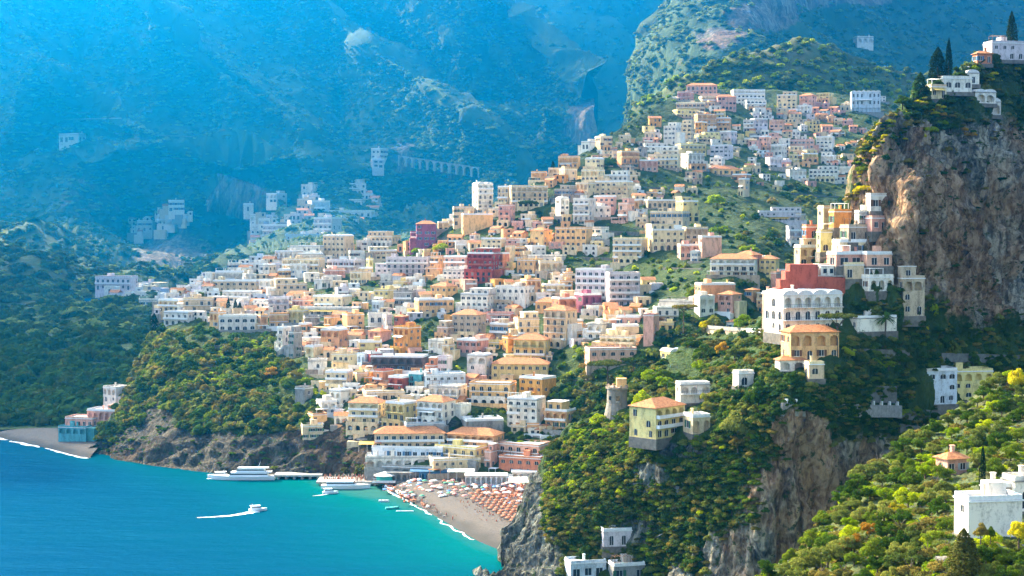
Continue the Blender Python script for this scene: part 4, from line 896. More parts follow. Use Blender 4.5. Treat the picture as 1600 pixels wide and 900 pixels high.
SH = dict(T=S_town, C=S_crag, W=S_west, N=S_near, O=S_wood)
CATALOG = """
W 522 556 287 297 w f b
W 488 560 294 313 w f bu
W 520 571 312 330 w f b
W 483 520 314 338 b f a
W 512 582 329 346 w f b
W 483 526 340 367 l f b
W 451 485 342 366 l f a
W 404 455 351 376 l f b
W 398 428 341 358 w f
W 400 440 367 386 l f a
W 440 492 366 384 b f a
W 408 440 302 316 w f
W 385 405 335 353 w f
W 262 290 313 330 w f u
W 238 281 335 351 w f b
W 212 240 345 361 w f
W 310 368 398 412 w f b
W 145 208 432 453 l f b
W 186 242 456 477 w f ag
W 215 262 468 486 w f
W 50 82 229 241 w f
W 85 130 209 222 w f
W 0 26 237 247 l f
W 0 30 291 299 l f
W 574 600 232 248 w f
W 580 602 248 262 l f
W 380 398 318 330 w f
W 375 395 398 408 w f
O 1338 1366 57 67 w f g
T 566 620 360 386 c f bS
T 575 622 384 406 c f
T 553 578 376 392 w f
T 497 545 368 402 c v a
T 462 503 384 402 w f a
T 422 465 392 412 w f b
T 437 502 404 432 c f b
T 503 562 406 426 l f g
T 465 505 396 414 w f
T 545 572 392 410 w f
T 355 378 411 426 w f
T 335 382 424 441 w f b
T 330 402 438 456 c f a
T 338 400 455 472 w f b
T 380 404 428 446 w f
T 400 425 414 434 w v
T 318 332 436 452 w f
T 428 452 422 441 s v
T 400 427 437 462 w f a
T 428 483 434 462 c f a
T 484 510 437 452 w f
T 450 482 412 436 w f
T 505 542 421 436 p f
T 540 572 424 444 c f
T 574 586 404 432 y f
T 555 576 418 437 y f
T 586 616 410 434 l f a
T 600 672 402 434 l f b
T 668 690 400 427 s f
T 686 735 400 427 p f b
T 724 776 386 440 r f bS
T 774 790 395 427 e f
T 786 802 384 412 c f
T 684 736 421 438 w f a
T 650 683 348 386 m t
T 641 652 362 386 m f
T 698 712 335 350 w f
T 684 702 346 360 c f
T 742 775 287 334 w v b
T 772 800 291 326 c f b
T 708 742 323 352 c f
T 722 772 334 361 s f n
T 775 801 320 354 p f a
T 797 858 290 323 c f b
T 730 746 364 384 w t
T 745 790 372 388 c f a
T 860 895 288 312 t f
T 872 893 310 346 w v
T 890 926 310 352 w f b
T 920 960 322 342 w f a
T 925 962 306 334 p f a
T 960 986 308 346 p f b
T 985 1002 312 332 s f
T 893 925 285 306 c f a
T 925 985 283 307 c f a
T 822 856 358 384 s t a
T 862 921 355 386 s f a
T 915 946 355 374 w f
T 826 858 384 400 w f a
T 800 820 385 403 s f
T 820 882 399 414 w f a
T 800 842 405 428 s f a
T 842 882 408 430 c f a
T 952 1008 372 412 c f bS
T 893 952 420 476 l f bS
T 950 1002 426 478 l f bS
T 818 850 436 470 s f a
T 850 886 444 462 c f
T 800 826 448 474 w f
T 1008 1062 312 326 c f a
T 1062 1096 306 346 y f a
T 1010 1072 330 352 c f
T 1015 1074 348 391 c f a
T 1070 1108 355 384 c f a
T 1095 1129 369 401 p f n
T 1062 1098 382 402 p f
T 1075 1093 393 410 w v
T 1106 1183 402 432 w t bW
T 1140 1184 396 412 p t
T 1182 1216 402 432 y t a
T 1150 1168 279 306 c f
T 870 905 244 263 s f a
T 908 938 248 269 c v
T 903 926 221 233 w f
T 934 961 213 236 c f
T 968 1002 236 263 s f b
T 828 853 268 283 s f
T 855 880 262 276 c f
T 878 906 264 284 c f
T 903 940 265 291 c f a
T 940 983 265 291 w f a
T 1072 1121 132 148 p t b
T 1055 1082 143 159 p f b
T 1095 1128 150 163 c f b
T 1055 1102 160 176 c f
T 1120 1152 150 171 p t
T 1145 1196 140 166 w f b
T 1165 1199 156 174 w f a
T 1055 1096 171 184 y f
T 1088 1121 178 206 s f b
T 1032 1060 190 226 w f
T 1056 1083 186 226 c f a
T 1082 1101 190 216 o f
T 1088 1129 205 223 y f
T 1100 1142 184 205 s f a
T 1160 1179 187 206 w f b
T 1176 1202 185 211 l f
T 1182 1202 213 236 p f a
T 1007 1061 222 242 w f a
T 1060 1107 225 241 y f
T 1010 1062 241 264 c f ab
T 1070 1106 240 266 w f a
T 1106 1131 246 266 w f
T 998 1031 250 268 p f
T 1110 1160 262 274 s t
T 1140 1171 272 284 s f
T 1105 1142 226 246 l f
T 1120 1147 205 222 l f
T 1212 1246 142 172 c f a
T 1245 1273 148 167 p t
T 1272 1299 145 160 y f
T 1240 1266 164 178 w f
T 1330 1376 143 177 b v ag3
T 1200 1226 187 206 p f
T 1198 1221 206 226 p f
T 1232 1273 218 233 p f
T 1272 1303 213 237 w f a
T 1252 1281 233 254 y f
T 1280 1306 236 256 w f a
T 1232 1261 265 281 w f a
T 1262 1311 258 284 w f
T 1310 1343 260 274 w f
T 1200 1226 226 243 w f a
T 1200 1224 246 264 l f a
T 1185 1253 322 346 l f b
T 1218 1256 334 352 c f a
T 1232 1254 351 386 l f b
T 418 452 465 491 l f b
T 448 482 468 485 p f
T 482 542 462 482 c f a
T 455 562 481 494 w f
T 404 422 492 517 s f
T 420 452 490 512 s f b
T 445 477 484 507 y f
T 474 502 494 512 g f
T 500 524 494 517 s f a
T 538 574 490 517 s f a
T 427 448 511 556 w f bA
T 446 464 508 560 g f
T 463 482 505 531 s f
T 495 536 515 547 s v a
T 574 614 490 516 w f b
T 566 602 515 537 p t
T 560 598 533 552 y f g
T 515 557 546 562 p f
T 512 552 552 577 c f a
T 550 578 552 578 b f W
T 574 602 550 577 r f b
T 470 497 540 565 c f a
T 480 512 562 580 w f a
T 578 613 452 472 y f a
T 574 600 470 486 b f
T 612 646 455 477 g f
T 627 656 433 449 w f a
T 645 666 453 467 w f
T 664 706 445 468 s t a
T 650 713 467 492 s f A
T 713 768 449 490 w f aA
T 766 828 447 482 w f aA
T 600 616 492 520 w f b
T 612 634 492 522 e t
T 605 648 510 554 o f a
T 676 706 500 532 t f a
T 700 753 489 530 t t a
T 752 800 489 507 p f
T 757 802 505 532 t f
T 662 702 531 555 w f a
T 686 706 527 562 c f
T 704 754 530 554 p f
T 750 786 533 547 y f
T 789 812 526 552 o f a
T 575 664 556 580 k f b
T 662 681 557 597 e f a
T 678 702 557 584 l f A
T 724 764 555 592 w v a
T 840 893 482 542 c t ab
T 833 882 470 486 s t
T 868 906 465 500 e f a
T 904 946 459 486 m f
T 916 942 478 494 w f a
T 806 846 486 532 c f b
T 1000 1026 491 542 p f n
T 960 1002 494 508 p f
T 912 946 505 531 w f a
T 930 1000 525 546 c f b
T 918 998 544 572 p f a
T 960 1000 508 526 c f a
T 880 905 500 518 s f
T 1092 1152 443 470 s f n
T 1090 1120 462 492 w f a
T 1114 1152 457 488 p t a
T 1158 1182 450 465 s t
T 1180 1202 456 487 c f a
T 1022 1090 471 481 w f n
T 1024 1062 480 502 w f b
T 1040 1086 548 577 y v gW
T 1130 1158 500 518 w t
T 1200 1217 425 456 p f a
T 1186 1216 405 426 w f a
C 1358 1389 303 328 w f b
C 1300 1337 328 354 o f n
C 1283 1304 322 356 c f a
C 1258 1281 352 372 e f
C 1246 1284 370 414 c f a
C 1280 1313 360 392 y f A
C 1340 1377 330 347 w f
C 1320 1371 352 377 t f b
C 1358 1392 338 360 p f
C 1308 1369 375 396 c f b
C 1300 1356 394 414 p f bW
C 1350 1398 394 414 p f bW
C 1318 1352 411 434 c f
C 1352 1402 430 453 w f g
C 1408 1447 413 492 t f A
C 1276 1321 414 431 w f a
C 1210 1330 458 519 w v abW
C 1330 1411 494 516 w f n
C 1230 1316 514 562 s t A
C 1216 1262 562 578 w t g
C 1262 1290 566 590 c f a
C 1196 1216 456 512 p f a
C 1428 1500 576 630 b f aS
C 1484 1556 577 624 y f A
C 1060 1112 598 628 w f b
C 1150 1182 580 602 w f a
C 1452 1482 133 153 c f a
C 1470 1522 120 142 w f a
C 1546 1604 65 92 l f a
C 1525 1552 80 98 e t
C 1508 1532 113 130 w v a
C 1518 1562 143 160 w v gb
C 1536 1566 158 178 w v g
C 940 990 826 852 l f a
C 887 952 876 906 b f W
C 955 1012 880 906 g f W
N 1473 1521 715 740 p t
N 1578 1640 745 795 w f a
N 1544 1584 757 800 w f
N 1506 1604 776 836 w f n
T 568 636 611 628 c f W
T 632 664 582 606 n f bW
T 600 636 588 610 r f b
T 576 606 578 604 e f b
T 660 732 584 606 b f aW
T 662 722 603 628 w f b
T 728 802 598 632 s f b
T 800 858 589 624 o f A
T 766 858 566 592 y t a
T 798 856 528 566 y t b
T 785 846 622 668 w f aA
T 844 893 626 670 s f bS
T 540 596 626 672 c t b
T 592 642 628 670 y f b
T 642 702 624 664 w t b
T 698 728 632 652 w f a
T 630 700 660 680 b f W
T 724 792 655 676 g f n
T 505 546 580 612 c f b
T 505 542 609 632 w f a
T 497 532 626 646 w f a
T 484 516 646 668 s f a
T 470 508 664 686 c f
T 455 482 605 632 g f n
T 340 402 493 518 w f aW
T 322 346 487 512 s f
T 248 302 487 508 w f a
T 238 288 468 486 c f b
T 285 334 466 486 c f b
T 150 192 604 628 w f a
T 130 186 640 656 p f g
T 96 150 652 668 p f b
T 85 140 666 678 n f g
T 584 696 674 701 c t bWq
T 690 780 676 699 s t bq
T 576 696 698 717 b f Wbq
T 570 690 713 731 w f gbq
T 592 704 728 743 g f gq
T 668 754 697 719 y f abq
T 672 756 716 740 c f gaq
T 752 772 692 730 p f b
T 768 852 693 716 p f abq
T 771 853 713 741 e f aq
"""
EXTRA = {}
for ln in CATALOG.strip().splitlines():
    t = ln.split()
    sh = SH[t[0]]; o = t[7] if len(t) > 7 else ''
    house(float(t[1]), float(t[2]), float(t[3]), float(t[4]), t[5], t[6], o, sheet=sh)
house(1003, 1092, 630, 681, 'y', 't', 'AbS', sheet=S_crag, yaw=46, depth=9.5, floors=3, name='yellow_villa', cat='villa', label='yellow villa with orange tiled roof on the edge of the wooded promontory', shut=1)
house(1076, 1116, 648, 676, 'c', 'f', 'g', sheet=S_crag, yaw=20, floors=1, depth=6)
NCAT = len(HOUSES)
# smaller houses packed between the surveyed ones
rf = random.Random(99)
TOWN = [(335, 440), (400, 420), (450, 395), (520, 395), (620, 395), (690, 365), (760, 345), (860, 290), (930, 240), (1010, 210), (1060, 160), (1180, 165), (1300, 190), (1330, 260), (1250, 270), (1150, 250), (1100, 290), (1080, 400), (1090, 430), (1000, 470), (1060, 520), (1000, 560), (900, 560), (880, 640), (860, 680), (560, 690), (500, 640), (480, 560), (420, 520), (340, 500)]
GREENPATCH = [(1000, 372, 1100, 450), (800, 400, 1000, 425), (1000, 270, 1060, 305), (1150, 235, 1190, 270), (560, 440, 600, 470), (1090, 290, 1200, 400), (860, 545, 915, 660), (640, 505, 680, 550), (700, 555, 725, 585), (640, 360, 760, 385), (800, 315, 850, 350), (700, 640, 790, 675), (590, 670, 800, 690), (890, 260, 950, 268), (925, 350, 1000, 372)]
def fill_houses(n, S=None, poly=None, name='packed_small_houses', wr=(9, 24), pal=None, sc=1.0):
    """the small houses packed between the others, past the three hundred that show largest: one mesh"""
    rects = [(h['px'] - h['w'] / 2, h['px'] + h['w'] / 2, h['py'] - h['h'] / 2, h['py'] + h['h'] / 2) for h in HOUSES]
    cols = 'wcspytbglo'; mats = [M_wall[c] for c in cols] + [M_glass, M_trim, M_green_sh, M_tile, M_stone, M_terr]; G, TR, SHT, TI, STN, TE = range(10, 16)
    b = MB(); placed = 0; tries = 0
    def xf(mb, M, mp=None):
        o = len(b.v); b.v += [tuple(M @ Vector(v)) for v in mb.v]; b.f += [tuple(i + o for i in f) for f in mb.f]; b.m += [(mp[k] if mp else k) for k in mb.m]
    while placed < n and tries < 30000:
        tries += 1
        pl_ = poly or TOWN; x = rf.uniform(min(p[0] for p in pl_), max(p[0] for p in pl_)); y = rf.uniform(min(p[1] for p in pl_), max(p[1] for p in pl_))
        if not bool(inpoly(np.array(x), np.array(y), pl_)): continue
        if not poly and any(a < x < c and p < y < q for a, p, c, q in GREENPATCH): continue
        w = rf.uniform(*wr) * (1.0 if y > 380 else 0.8); h = w * rf.uniform(.45, .85); h = min(h, 15)
        r = (x - w / 2, x + w / 2, y - h, y); bad = False
        for q in rects:
            ox = min(r[1], q[1]) - max(r[0], q[0]); oy = min(r[3], q[3]) - max(r[2], q[2])
            if ox > 0 and oy > 0 and ox * oy > 0.42 * w * h: bad = True; break
        if bad: continue
        d = float((S or S_town).depth(x, y)) + 1.5; k = d / F / sc; W = w * k; H = max(2.4, h * k); Dp = rf.uniform(4, 7); col = cols.index(rf.choice(pal or ('wwwcccccsssppytblgo' if x > 560 else 'wwwwccclbs')))
        M = Matrix.Translation(Pv(x, y, d)) @ Matrix.Rotation(R(rf.choice([-35, -25, -15, -8, 5, 12, 22])), 4, 'Z') @ Matrix.Diagonal((sc, sc, sc, 1)) @ Matrix.Translation((-W / 2, 0, 0))
        m = MB(); ns = max(1, round(H / 3.0)); nc = max(1, int(W / rf.uniform(2.6, 3.6))); ops = []; wn_ = []
        ar = rf.random() < .45
        for f_ in range(ns):
            for c in range(nc):
                if rf.random() < .22: continue
                cw = W / nc; ww = min(1.5, cw * .55); z0 = f_ * H / ns + .5; hh = H / ns * .62; ops.append((cw * (c + .5) - ww / 2, cw * (c + .5) + ww / 2, z0, z0 + hh, .3, ar)); wn_.append((cw * (c + .5), z0, ww, hh))
        facade(m, Matrix.Identity(4), W, -5, H, ops, .3); facade(m, Matrix.Translation((0, Dp, 0)) @ Matrix.Rotation(-math.pi / 2, 4, 'Z'), Dp, -5, H, [(Dp * .35, Dp * .6, .8, 2.3, .25, False)], .3)
        facade(m, Matrix.Translation((W, 0, 0)) @ Matrix.Rotation(math.pi / 2, 4, 'Z'), Dp, -5, H, [(Dp * .35, Dp * .6, .8, 2.3, .25, False)], .3)
        m.quad((W, Dp, -5), (0, Dp, -5), (0, Dp, H), (W, Dp, H)); xf(m, M, {0: col})
        m = MB()
        for xc, z0, ww, hh in wn_: win_mb(m, ww, hh, 'french', Matrix.Translation((xc, 0, z0)) @ Matrix.Translation((0, .1, 0)), 0)
        xf(m, M, {0: G})
        m = MB(); q = rf.random()
        if q < .2: m.add([(-.3, -.3, H), (W + .3, -.3, H), (W + .3, Dp + .3, H), (-.3, Dp + .3, H), (-.3, Dp / 2, H + 1.5), (W + .3, Dp / 2, H + 1.5)], [(0, 1, 5, 4), (2, 3, 4, 5), (1, 2, 5), (3, 0, 4), (0, 3, 2, 1)], TI)
        else:
            m.box(-.1, W + .1, -.1, Dp + .1, H + .003, H + .2, col if q < .6 else TR); 
            if q > .5: m.box(-.1, W + .1, -.1, .1, H + .2, H + .8, col)
            if q > .8: m.box(W * .5, W * .9, Dp * .4, Dp, H + .2, H + 2.2, col)
        if rf.random() < .6: m.box(-rf.uniform(0, 2.5), W + rf.uniform(0, 2.5), -rf.uniform(1.5, 3.5), -.01, -7, rf.uniform(-.4, .6), rf.choice([col, STN, STN, 1, TR]))
        if rf.random() < .35 and ns > 1: m.box(W * .1, W * .9, -1, -.005, H * .5, H * .5 + .9, TR if rf.random() < .6 else col)
        xf(m, M)
        rects.append(r); placed += 1
    tag(b.build(name, mats), kind='stuff')
    print('fill', placed, 'of', len(HOUSES))
fill_houses(330)
fill_houses(75, S_town, [(1190, 155), (1300, 168), (1385, 155), (1345, 290), (1180, 300), (1150, 230)], 'hillside_hamlet_houses', (9, 20), 'wwcccsppy')
fill_houses(60, S_town, [(240, 478), (340, 432), (430, 402), (480, 460), (420, 505), (250, 508)], 'western_quarter_houses', (9, 22), 'wwwwccbl')
fill_houses(75, S_west, [(395, 345), (470, 345), (480, 300), (560, 286), (585, 320), (590, 345), (530, 362), (520, 372), (400, 392)], 'hazy_small_houses', (9, 24), 'wwwcl', 3.6)
fill_houses(14, S_west, [(205, 345), (290, 315), (300, 335), (250, 365), (205, 368)], 'hazy_hamlet_houses', (8, 18), 'wwc', 3.6)
fill_houses(16, S_west, [(145, 432), (205, 432), (262, 466), (250, 492), (180, 480)], 'hazy_shore_houses', (9, 20), 'wwcl', 2.4)

# woods
W_ = forest
q, sz, px, py = scatter(S_west, 30000, lambda x, y, r: (y < 520) & (y > -70), (11, 27), 1); W_('western_mountain_woods', q, sz, [('round', 'far'), ('shrub', 'far')], 'tiny', zs=.6)
q, sz, px, py = scatter(S_spur, 10000, None, (10, 26), 2); W_('spur_woods', q, sz, [('round', 'far')], 'tiny', zs=.6)
q, sz, px, py = scatter(S_wood, 8000, None, (9, 21), 3); W_('mountain_woods', q, sz, [('round', 'far'), ('round', 'olive')], 'tiny', zs=.6)
q, sz, px, py = scatter(S_back, 4500, None, (14, 30), 4); W_('woods_behind', q, sz, [('round', 'far')], 'tiny', zs=.6)
q, sz, px, py = scatter(S_knoll, 3000, None, (6, 12), 5); W_('knoll_woods', q, sz, [('round', 'broad'), ('round', 'olive'), ('round', 'lime')], 'far', zs=.8)
hb = [(h['px'] - h['w'] / 2 - 1, h['px'] + h['w'] / 2 + 1, h['py'] - h['h'] / 2, h['py'] + h['h'] / 2 + 1.5) for h in HOUSES]
HB = np.array(hb)
def free(x, y):
    m = np.ones(x.shape, bool)
    for a, b, c, d in HB: m &= ~((x > a) & (x < b) & (y > c + 2) & (y < d + 7))
    return m
q, sz, px, py = scatter(S_town, 11000, lambda x, y, r: free(x, y) & ~inpoly(x, y, [(345, 420), (1090, 120), (1330, 150), (1100, 440), (880, 600), (880, 700), (520, 700), (430, 500), (335, 490)]) & ~((y > 742) & (x > 560)), (4, 8.5), 6)
W_('headland_and_ravine_woods', q, sz, [('round', 'broad'), ('round', 'olive'), ('round', 'hedge'), ('round', 'dry')], 'far', zs=.85)
q, sz, px, py = scatter(S_town, 14000, lambda x, y, r: free(x, y) & inpoly(x, y, [(345, 420), (1090, 120), (1330, 150), (1100, 440), (880, 600), (880, 700), (520, 700), (430, 500), (335, 490)]) & (y < 738), (2, 4.5), 7)
W_('town_garden_greenery', q, sz, [('round', 'broad'), ('round', 'lime'), ('round', 'hedge'), ('round', 'olive')], 'far', zs=.9)
q, sz, px, py = scatter(S_crag, 24000, lambda x, y, r: free(x, y) & ~((x > 1230) & (x < 1400) & (y > 310) & (y < 470)), (1.8, 4.6), 8, rockmax=.5)
W_('promontory_shrubbery', q, sz, [('shrub', 'broad'), ('round', 'olive'), ('shrub', 'dry'), ('round', 'hedge')], 'mid', zs=.8)
q, sz, px, py = scatter(S_near, 9500, lambda x, y, r: free(x, y), (1.2, 3.2), 9)
W_('near_slope_undergrowth', q, sz, [('shrub', 'broad'), ('shrub', 'olive'), ('shrub', 'lime'), ('shrub', 'dry')], 'mid', zs=.8)

q, sz, px, py = scatter(S_crag, 90000, lambda x, y, r: free(x, y) & inpoly(x, y, [(1235, 596), (1405, 592), (1410, 672), (1380, 668), (1300, 655), (1250, 640)]), (1.5, 2.6), 21, rockmax=3)
W_('terrace_hedges_and_vines', q, sz, [('shrub', 'hedge'), ('shrub', 'hedge'), ('shrub', 'broad')], 'far', zs=.8)
q, sz, px, py = scatter(S_crag, 9000, lambda x, y, r: (x > 1335) & (y < 540) & (r < np.where((x > 1440) & (y < 330), .5, .12)), (1.2, 3.2), 22, rockmax=3)
W_('crag_ledge_scrub', q, sz, [('shrub', 'hedge'), ('shrub', 'dry'), ('round', 'hedge')], 'far', zs=.7)

q, sz, px, py = scatter(S_west, 24000, lambda x, y, r: (y > 385) & (y < 664) & (x < 430), (8, 17), 31)
W_('coastal_woods', q, sz, [('round', 'pine'), ('round', 'hedge'), ('round', 'hedge')], 'far', zs=.8)  # dark leaf palette puts the haze over this shore into the colour
q, sz, px, py = scatter(S_town, 30000, lambda x, y, r: free(x, y) & inpoly(x, y, [(290, 590), (330, 545), (430, 522), (450, 560), (430, 600), (330, 605)]), (2.5, 5), 32)
W_('headland_terrace_greenery', q, sz, [('round', 'lime'), ('shrub', 'lime'), ('round', 'dry')], 'far', zs=.8)

q, sz, px, py = scatter(S_crag, 60000, lambda x, y, r: free(x, y) & (r < .35) & inpoly(x, y, [(850, 705), (905, 662), (960, 645), (1000, 700), (960, 760), (900, 800), (850, 820), (835, 770)]), (1.6, 3.6), 33)
W_('sunlit_promontory_shrubs', q, sz, [('shrub', 'lime'), ('round', 'lime'), ('round', 'dry'), ('round', 'broad')], 'mid', zs=.8)

q, sz, px, py = scatter(S_west, 22000, lambda x, y, r: (y > 330) & (y < 460) & (x < 340), (18, 34), 34)
W_('western_shelf_woods', q, sz, [('round', 'hedge'), ('round', 'pine')], 'tiny', zs=.6)

ctop = lambda x: np.interp(x, [q[0] for q in S_crag.top], [q[1] for q in S_crag.top])
q, sz, px, py = scatter(S_crag, 90000, lambda x, y, r: (x > 1338) & (y < ctop(x) + 30 + 50 * r * r + 15 * np.sin(x / 11.0)) & free(x, y) & (r < .8), (1.4, 3.6), 35, rockmax=5)
W_('crag_brow_greenery', q, sz, [('shrub', 'hedge'), ('shrub', 'broad'), ('shrub', 'yellow'), ('round', 'dry'), ('round', 'hedge')], 'mid', zs=.9, nvar=2)
q, sz, px, py = scatter(S_town, 26000, lambda x, y, r: (x < 560) & (y > 640) & (y < 735) & (r < .13), (1.5, 3.5), 36, rockmax=5)
W_('sea_cliff_scrub', q, sz, [('shrub', 'hedge'), ('shrub', 'broad')], 'far', zs=.7)

# ------------------------------------------------------------------ beach
M_sand, _n, _l, _b = new_mat('beach_sand')
_pos = _n.new('ShaderNodeNewGeometry').outputs['Position']; _at = _n.new('ShaderNodeAttribute'); _at.attribute_name = 'wet'
_t = tex(_n, _l, _pos, 1.2, 5, 0.7); _t2 = tex(_n, _l, _pos, 0.08, 3, 0.6)
_c = ramp(_n, _l, _t, [(0.3, (0.055, 0.045, 0.04)), (0.7, (0.12, 0.1, 0.087))])
_c = mixc(_n, _l, _at.outputs['Fac'], _c, (0.022, 0.02, 0.018)); _l.new(_c, _b.inputs['Base Color']); bump(_n, _l, _b, _t, 0.15, 0.7)
def beach(name, shore_pts, back_pts, zback, nu=90, nv=26):
    S = np.array([P(float(x), float(y), float(sea_d(y)))[:2] for x, y in shore_pts]); B = np.array([P(float(x), float(y), float(sea_d(y, zback)))[:2] for x, y in back_pts])
    ts = np.linspace(0, 1, nu); cs = np.linspace(0, 1, len(S)); cb = np.linspace(0, 1, len(B))
    S = np.stack([np.interp(ts, cs, S[:, k]) for k in (0, 1)], 1); B = np.stack([np.interp(ts, cb, B[:, k]) for k in (0, 1)], 1)
    v = []; wet = []
    rows = np.concatenate([[-0.12, -0.04], np.linspace(0, 1, nv) ** 1.5])
    for q in rows:
        for i in range(nu):
            p = S[i] + (B[i] - S[i]) * q; dist = np.linalg.norm(B[i] - S[i]) * q
            z = -1.5 if q < -0.1 else (-0.5 if q < 0 else zback * (1 - math.exp(-dist / 14.0)) + (0.12 * noise.noise(Vector((p[0] * .2, p[1] * .2, 0)))) * min(1, dist / 5))
            v.append((p[0], p[1], z)); wet.append(float(np.clip(1.25 - dist / 9.0 + .5 * noise.noise(Vector((p[0] * .1, p[1] * .1, 3))), 0, .85)))
    idx = np.arange(len(rows) * nu).reshape(len(rows), nu)
    f = np.stack([idx[:-1, :-1], idx[:-1, 1:], idx[1:, 1:], idx[1:, :-1]], -1).reshape(-1, 4)
    me = np_mesh(name, np.array(v), f, [M_sand], True); a = me.attributes.new('wet', 'FLOAT', 'POINT'); a.data.foreach_set('value', np.array(wet, np.float32))
    tag(obj(name, me), kind='structure'); return S, B
SH1, BK1 = beach('beach', shore_px + [(860, 890), (900, 905)], [(585, 751), (640, 748), (720, 747), (800, 747), (900, 747), (1000, 747), (1100, 747)], 3.6)
SH2, BK2 = beach('fornillo_beach'.replace('fornillo_', 'small_'), [(-200, 676), (-60, 679), (0, 684), (60, 697), (125, 714), (140, 716)], [(-200, 666), (-60, 668), (0, 670), (60, 668), (130, 670), (190, 672)], 3.0)
M_foam = plain('sea_foam', (0.85, 0.88, 0.88), 0.6)
def foam(name, line, w0, w1, gaps=0.2, seed=1, off=-1.5):
    r = random.Random(seed); v = []; f = []
    L = [Vector((p[0], p[1], 0)) for p in line]
    pts = []
    for a, b in zip(L[:-1], L[1:]):
        m = max(1, int((b - a).length / 2.0))
        for i in range(m): pts.append(a.lerp(b, i / m))
    for i, p in enumerate(pts[:-1]):
        d = (pts[i + 1] - p).normalized(); nn = Vector((d.y, -d.x, 0))
        k = noise.noise(p * 0.06 + Vector((seed, 0, 0))) ; w = w0 + (w1 - w0) * max(0, k + .35) + r.uniform(-.3, .3)
        c = p + nn * (-off + 2.2 * noise.noise(p * .12) + 1.0 * noise.noise(p * .4)); v += [c - nn * w / 2 + Vector((0, 0, .05)), c + nn * w / 2 + Vector((0, 0, .05))]
        if i and k > -gaps: b = len(v) - 4; f.append((b, b + 1, b + 3, b + 2))
    o = obj(name, np_mesh(name, np.array([tuple(q) for q in v]), f, [M_foam])); tag(o, kind='stuff'); return o
foam('surf_foam', SH1, 0.3, 1.7, 0.3, 1, off=-1.0)
foam('surf_foam', SH2, 1.2, 3.6, 0.4, 2, off=-.8)

# quay wall along the back of the beach
q0 = Pv(585, 752, 611); q1 = Pv(1000, 748, 612)
def wall_between(name, a, b, thick, zlo, zhi, mat, label, cat='wall', posts=0, group=None, postmat=None, cap=None):
    d = (b - a); L = math.hypot(d.x, d.y); e = empty(name, (a.x, a.y, a.z), math.atan2(d.y, d.x)); dz = b.z - a.z
    m = MB(); v = [(0, 0, zlo), (L, 0, zlo + dz), (L, thick, zlo + dz), (0, thick, zlo), (0, 0, zhi), (L, 0, zhi + dz), (L, thick, zhi + dz), (0, thick, zhi)]
    m.add(v, [(0, 3, 2, 1), (4, 5, 6, 7), (0, 1, 5, 4), (1, 2, 6, 5), (2, 3, 7, 6), (3, 0, 4, 7)]); m.build('wall_face', mat, e)
    if cap:
        c = MB(); c.add([(x, y + (-.12 if y == 0 else .12), z + (.003 if k < 4 else -zhi + zhi + .25 - (zhi - zhi))) for k, (x, y, z) in enumerate([(p[0], p[1], p[2]) for p in v[4:]] * 2)], [(0, 3, 2, 1), (4, 5, 6, 7), (0, 1, 5, 4), (1, 2, 6, 5), (2, 3, 7, 6), (3, 0, 4, 7)]); c.build('coping', cap, e)
    for i in range(posts):
        t = (i + .5) / posts; p = MB(); p.box(L * t - .22, L * t + .22, -.06, thick + .06, zhi + dz * t, zhi + dz * t + 1.1); p.build('post', postmat or M_trim, e)
    tag(e, label, cat, group); return e
wall_between('quay_wall', q0, q1, .8, -3, 0.9, M_stone, 'long low stone quay wall along the back of the beach', cap=M_trim)

# white arcade pavilion, awnings, kiosk
def pavilion(x0, x1, yb, h, d, n, label, name='beach_pavilion', roofm=None, wallm=None):
    a = Pv(x0, yb, d); b = Pv(x1, yb, d); W = b.x - a.x; e = empty(name, a)
    w = MB(); cw = W / n
    facade(w, Matrix.Identity(4), W, -1, h, [(i * cw + cw * .14, (i + 1) * cw - cw * .14, .05, h * .82, 2.2, True) for i in range(n)], 2)
    w.box(0, W, 2.4, 6, -1, h - .005); w.build('arcade_wall', wallm or M_trim, e)
    rr = MB(); rr.box(-.3, W + .3, -.4, 6.2, h, h + .3); rr.build('roof', roofm or M_roofw, e); tag(e, label, 'pavilion'); return e
pavilion(727, 792, 757, 3.3, 586, 8, 'white arcaded bathing pavilion with eight arches behind the beach umbrellas')
pavilion(600, 655, 752, 3.2, 606, 6, 'dark stone vaulted boat store under the hotel at the seaward end of the beach', 'boat_store', M_stone, M_stone)
pavilion(655, 700, 751, 3.4, 604, 5, 'low shopfront with blue arches at the back of the beach', 'seaside_shop', M_blue_sh, M_blue_sh)
pavilion(800, 852, 751, 3.2, 600, 5, 'white ground floor shop arcade below the brick red hotel', 'shop_arcade', M_canvas, M_wall['w'])
def awning_on_posts(x0, x1, yb, h, d, label, mat, depth=5, cat='awning', D2=None):
    a = Pv(x0, yb, d); b = Pv(x1, yb, d); W = b.x - a.x; e = empty('awning', a); m = MB()
    m.add([(0, 0, h - .5), (W, 0, h - .5), (W, depth, h), (0, depth, h), (0, 0, h - .4), (W, 0, h - .4), (W, depth, h + .12), (0, depth, h + .12)], [(0, 3, 2, 1), (4, 5, 6, 7), (0, 1, 5, 4), (1, 2, 6, 5), (2, 3, 7, 6), (3, 0, 4, 7)]); m.build('canvas', mat, e)
    for i in range(4):
        for y in (.1, depth - .2):
            p = MB(); x = .1 + (W - .3) * i / 3; p.box(x, x + .1, y, y + .1, -.6, h - .5 + .5 * y / depth); p.build('post', M_trim, e)
    tag(e, label, cat); return e
awning_on_posts(699, 741, 750, 3.6, 598, 'broad white restaurant awning over tables at the back of the beach', M_canvas)
awning_on_posts(640, 668, 748, 3.2, 604, 'blue canvas awning in front of the dark boat store', M_blue_sh)
awning_on_posts(560, 600, 704, 3.0, 626, 'long yellow canopy over the restaurant terrace on the sea rocks', M_yaw, 6)
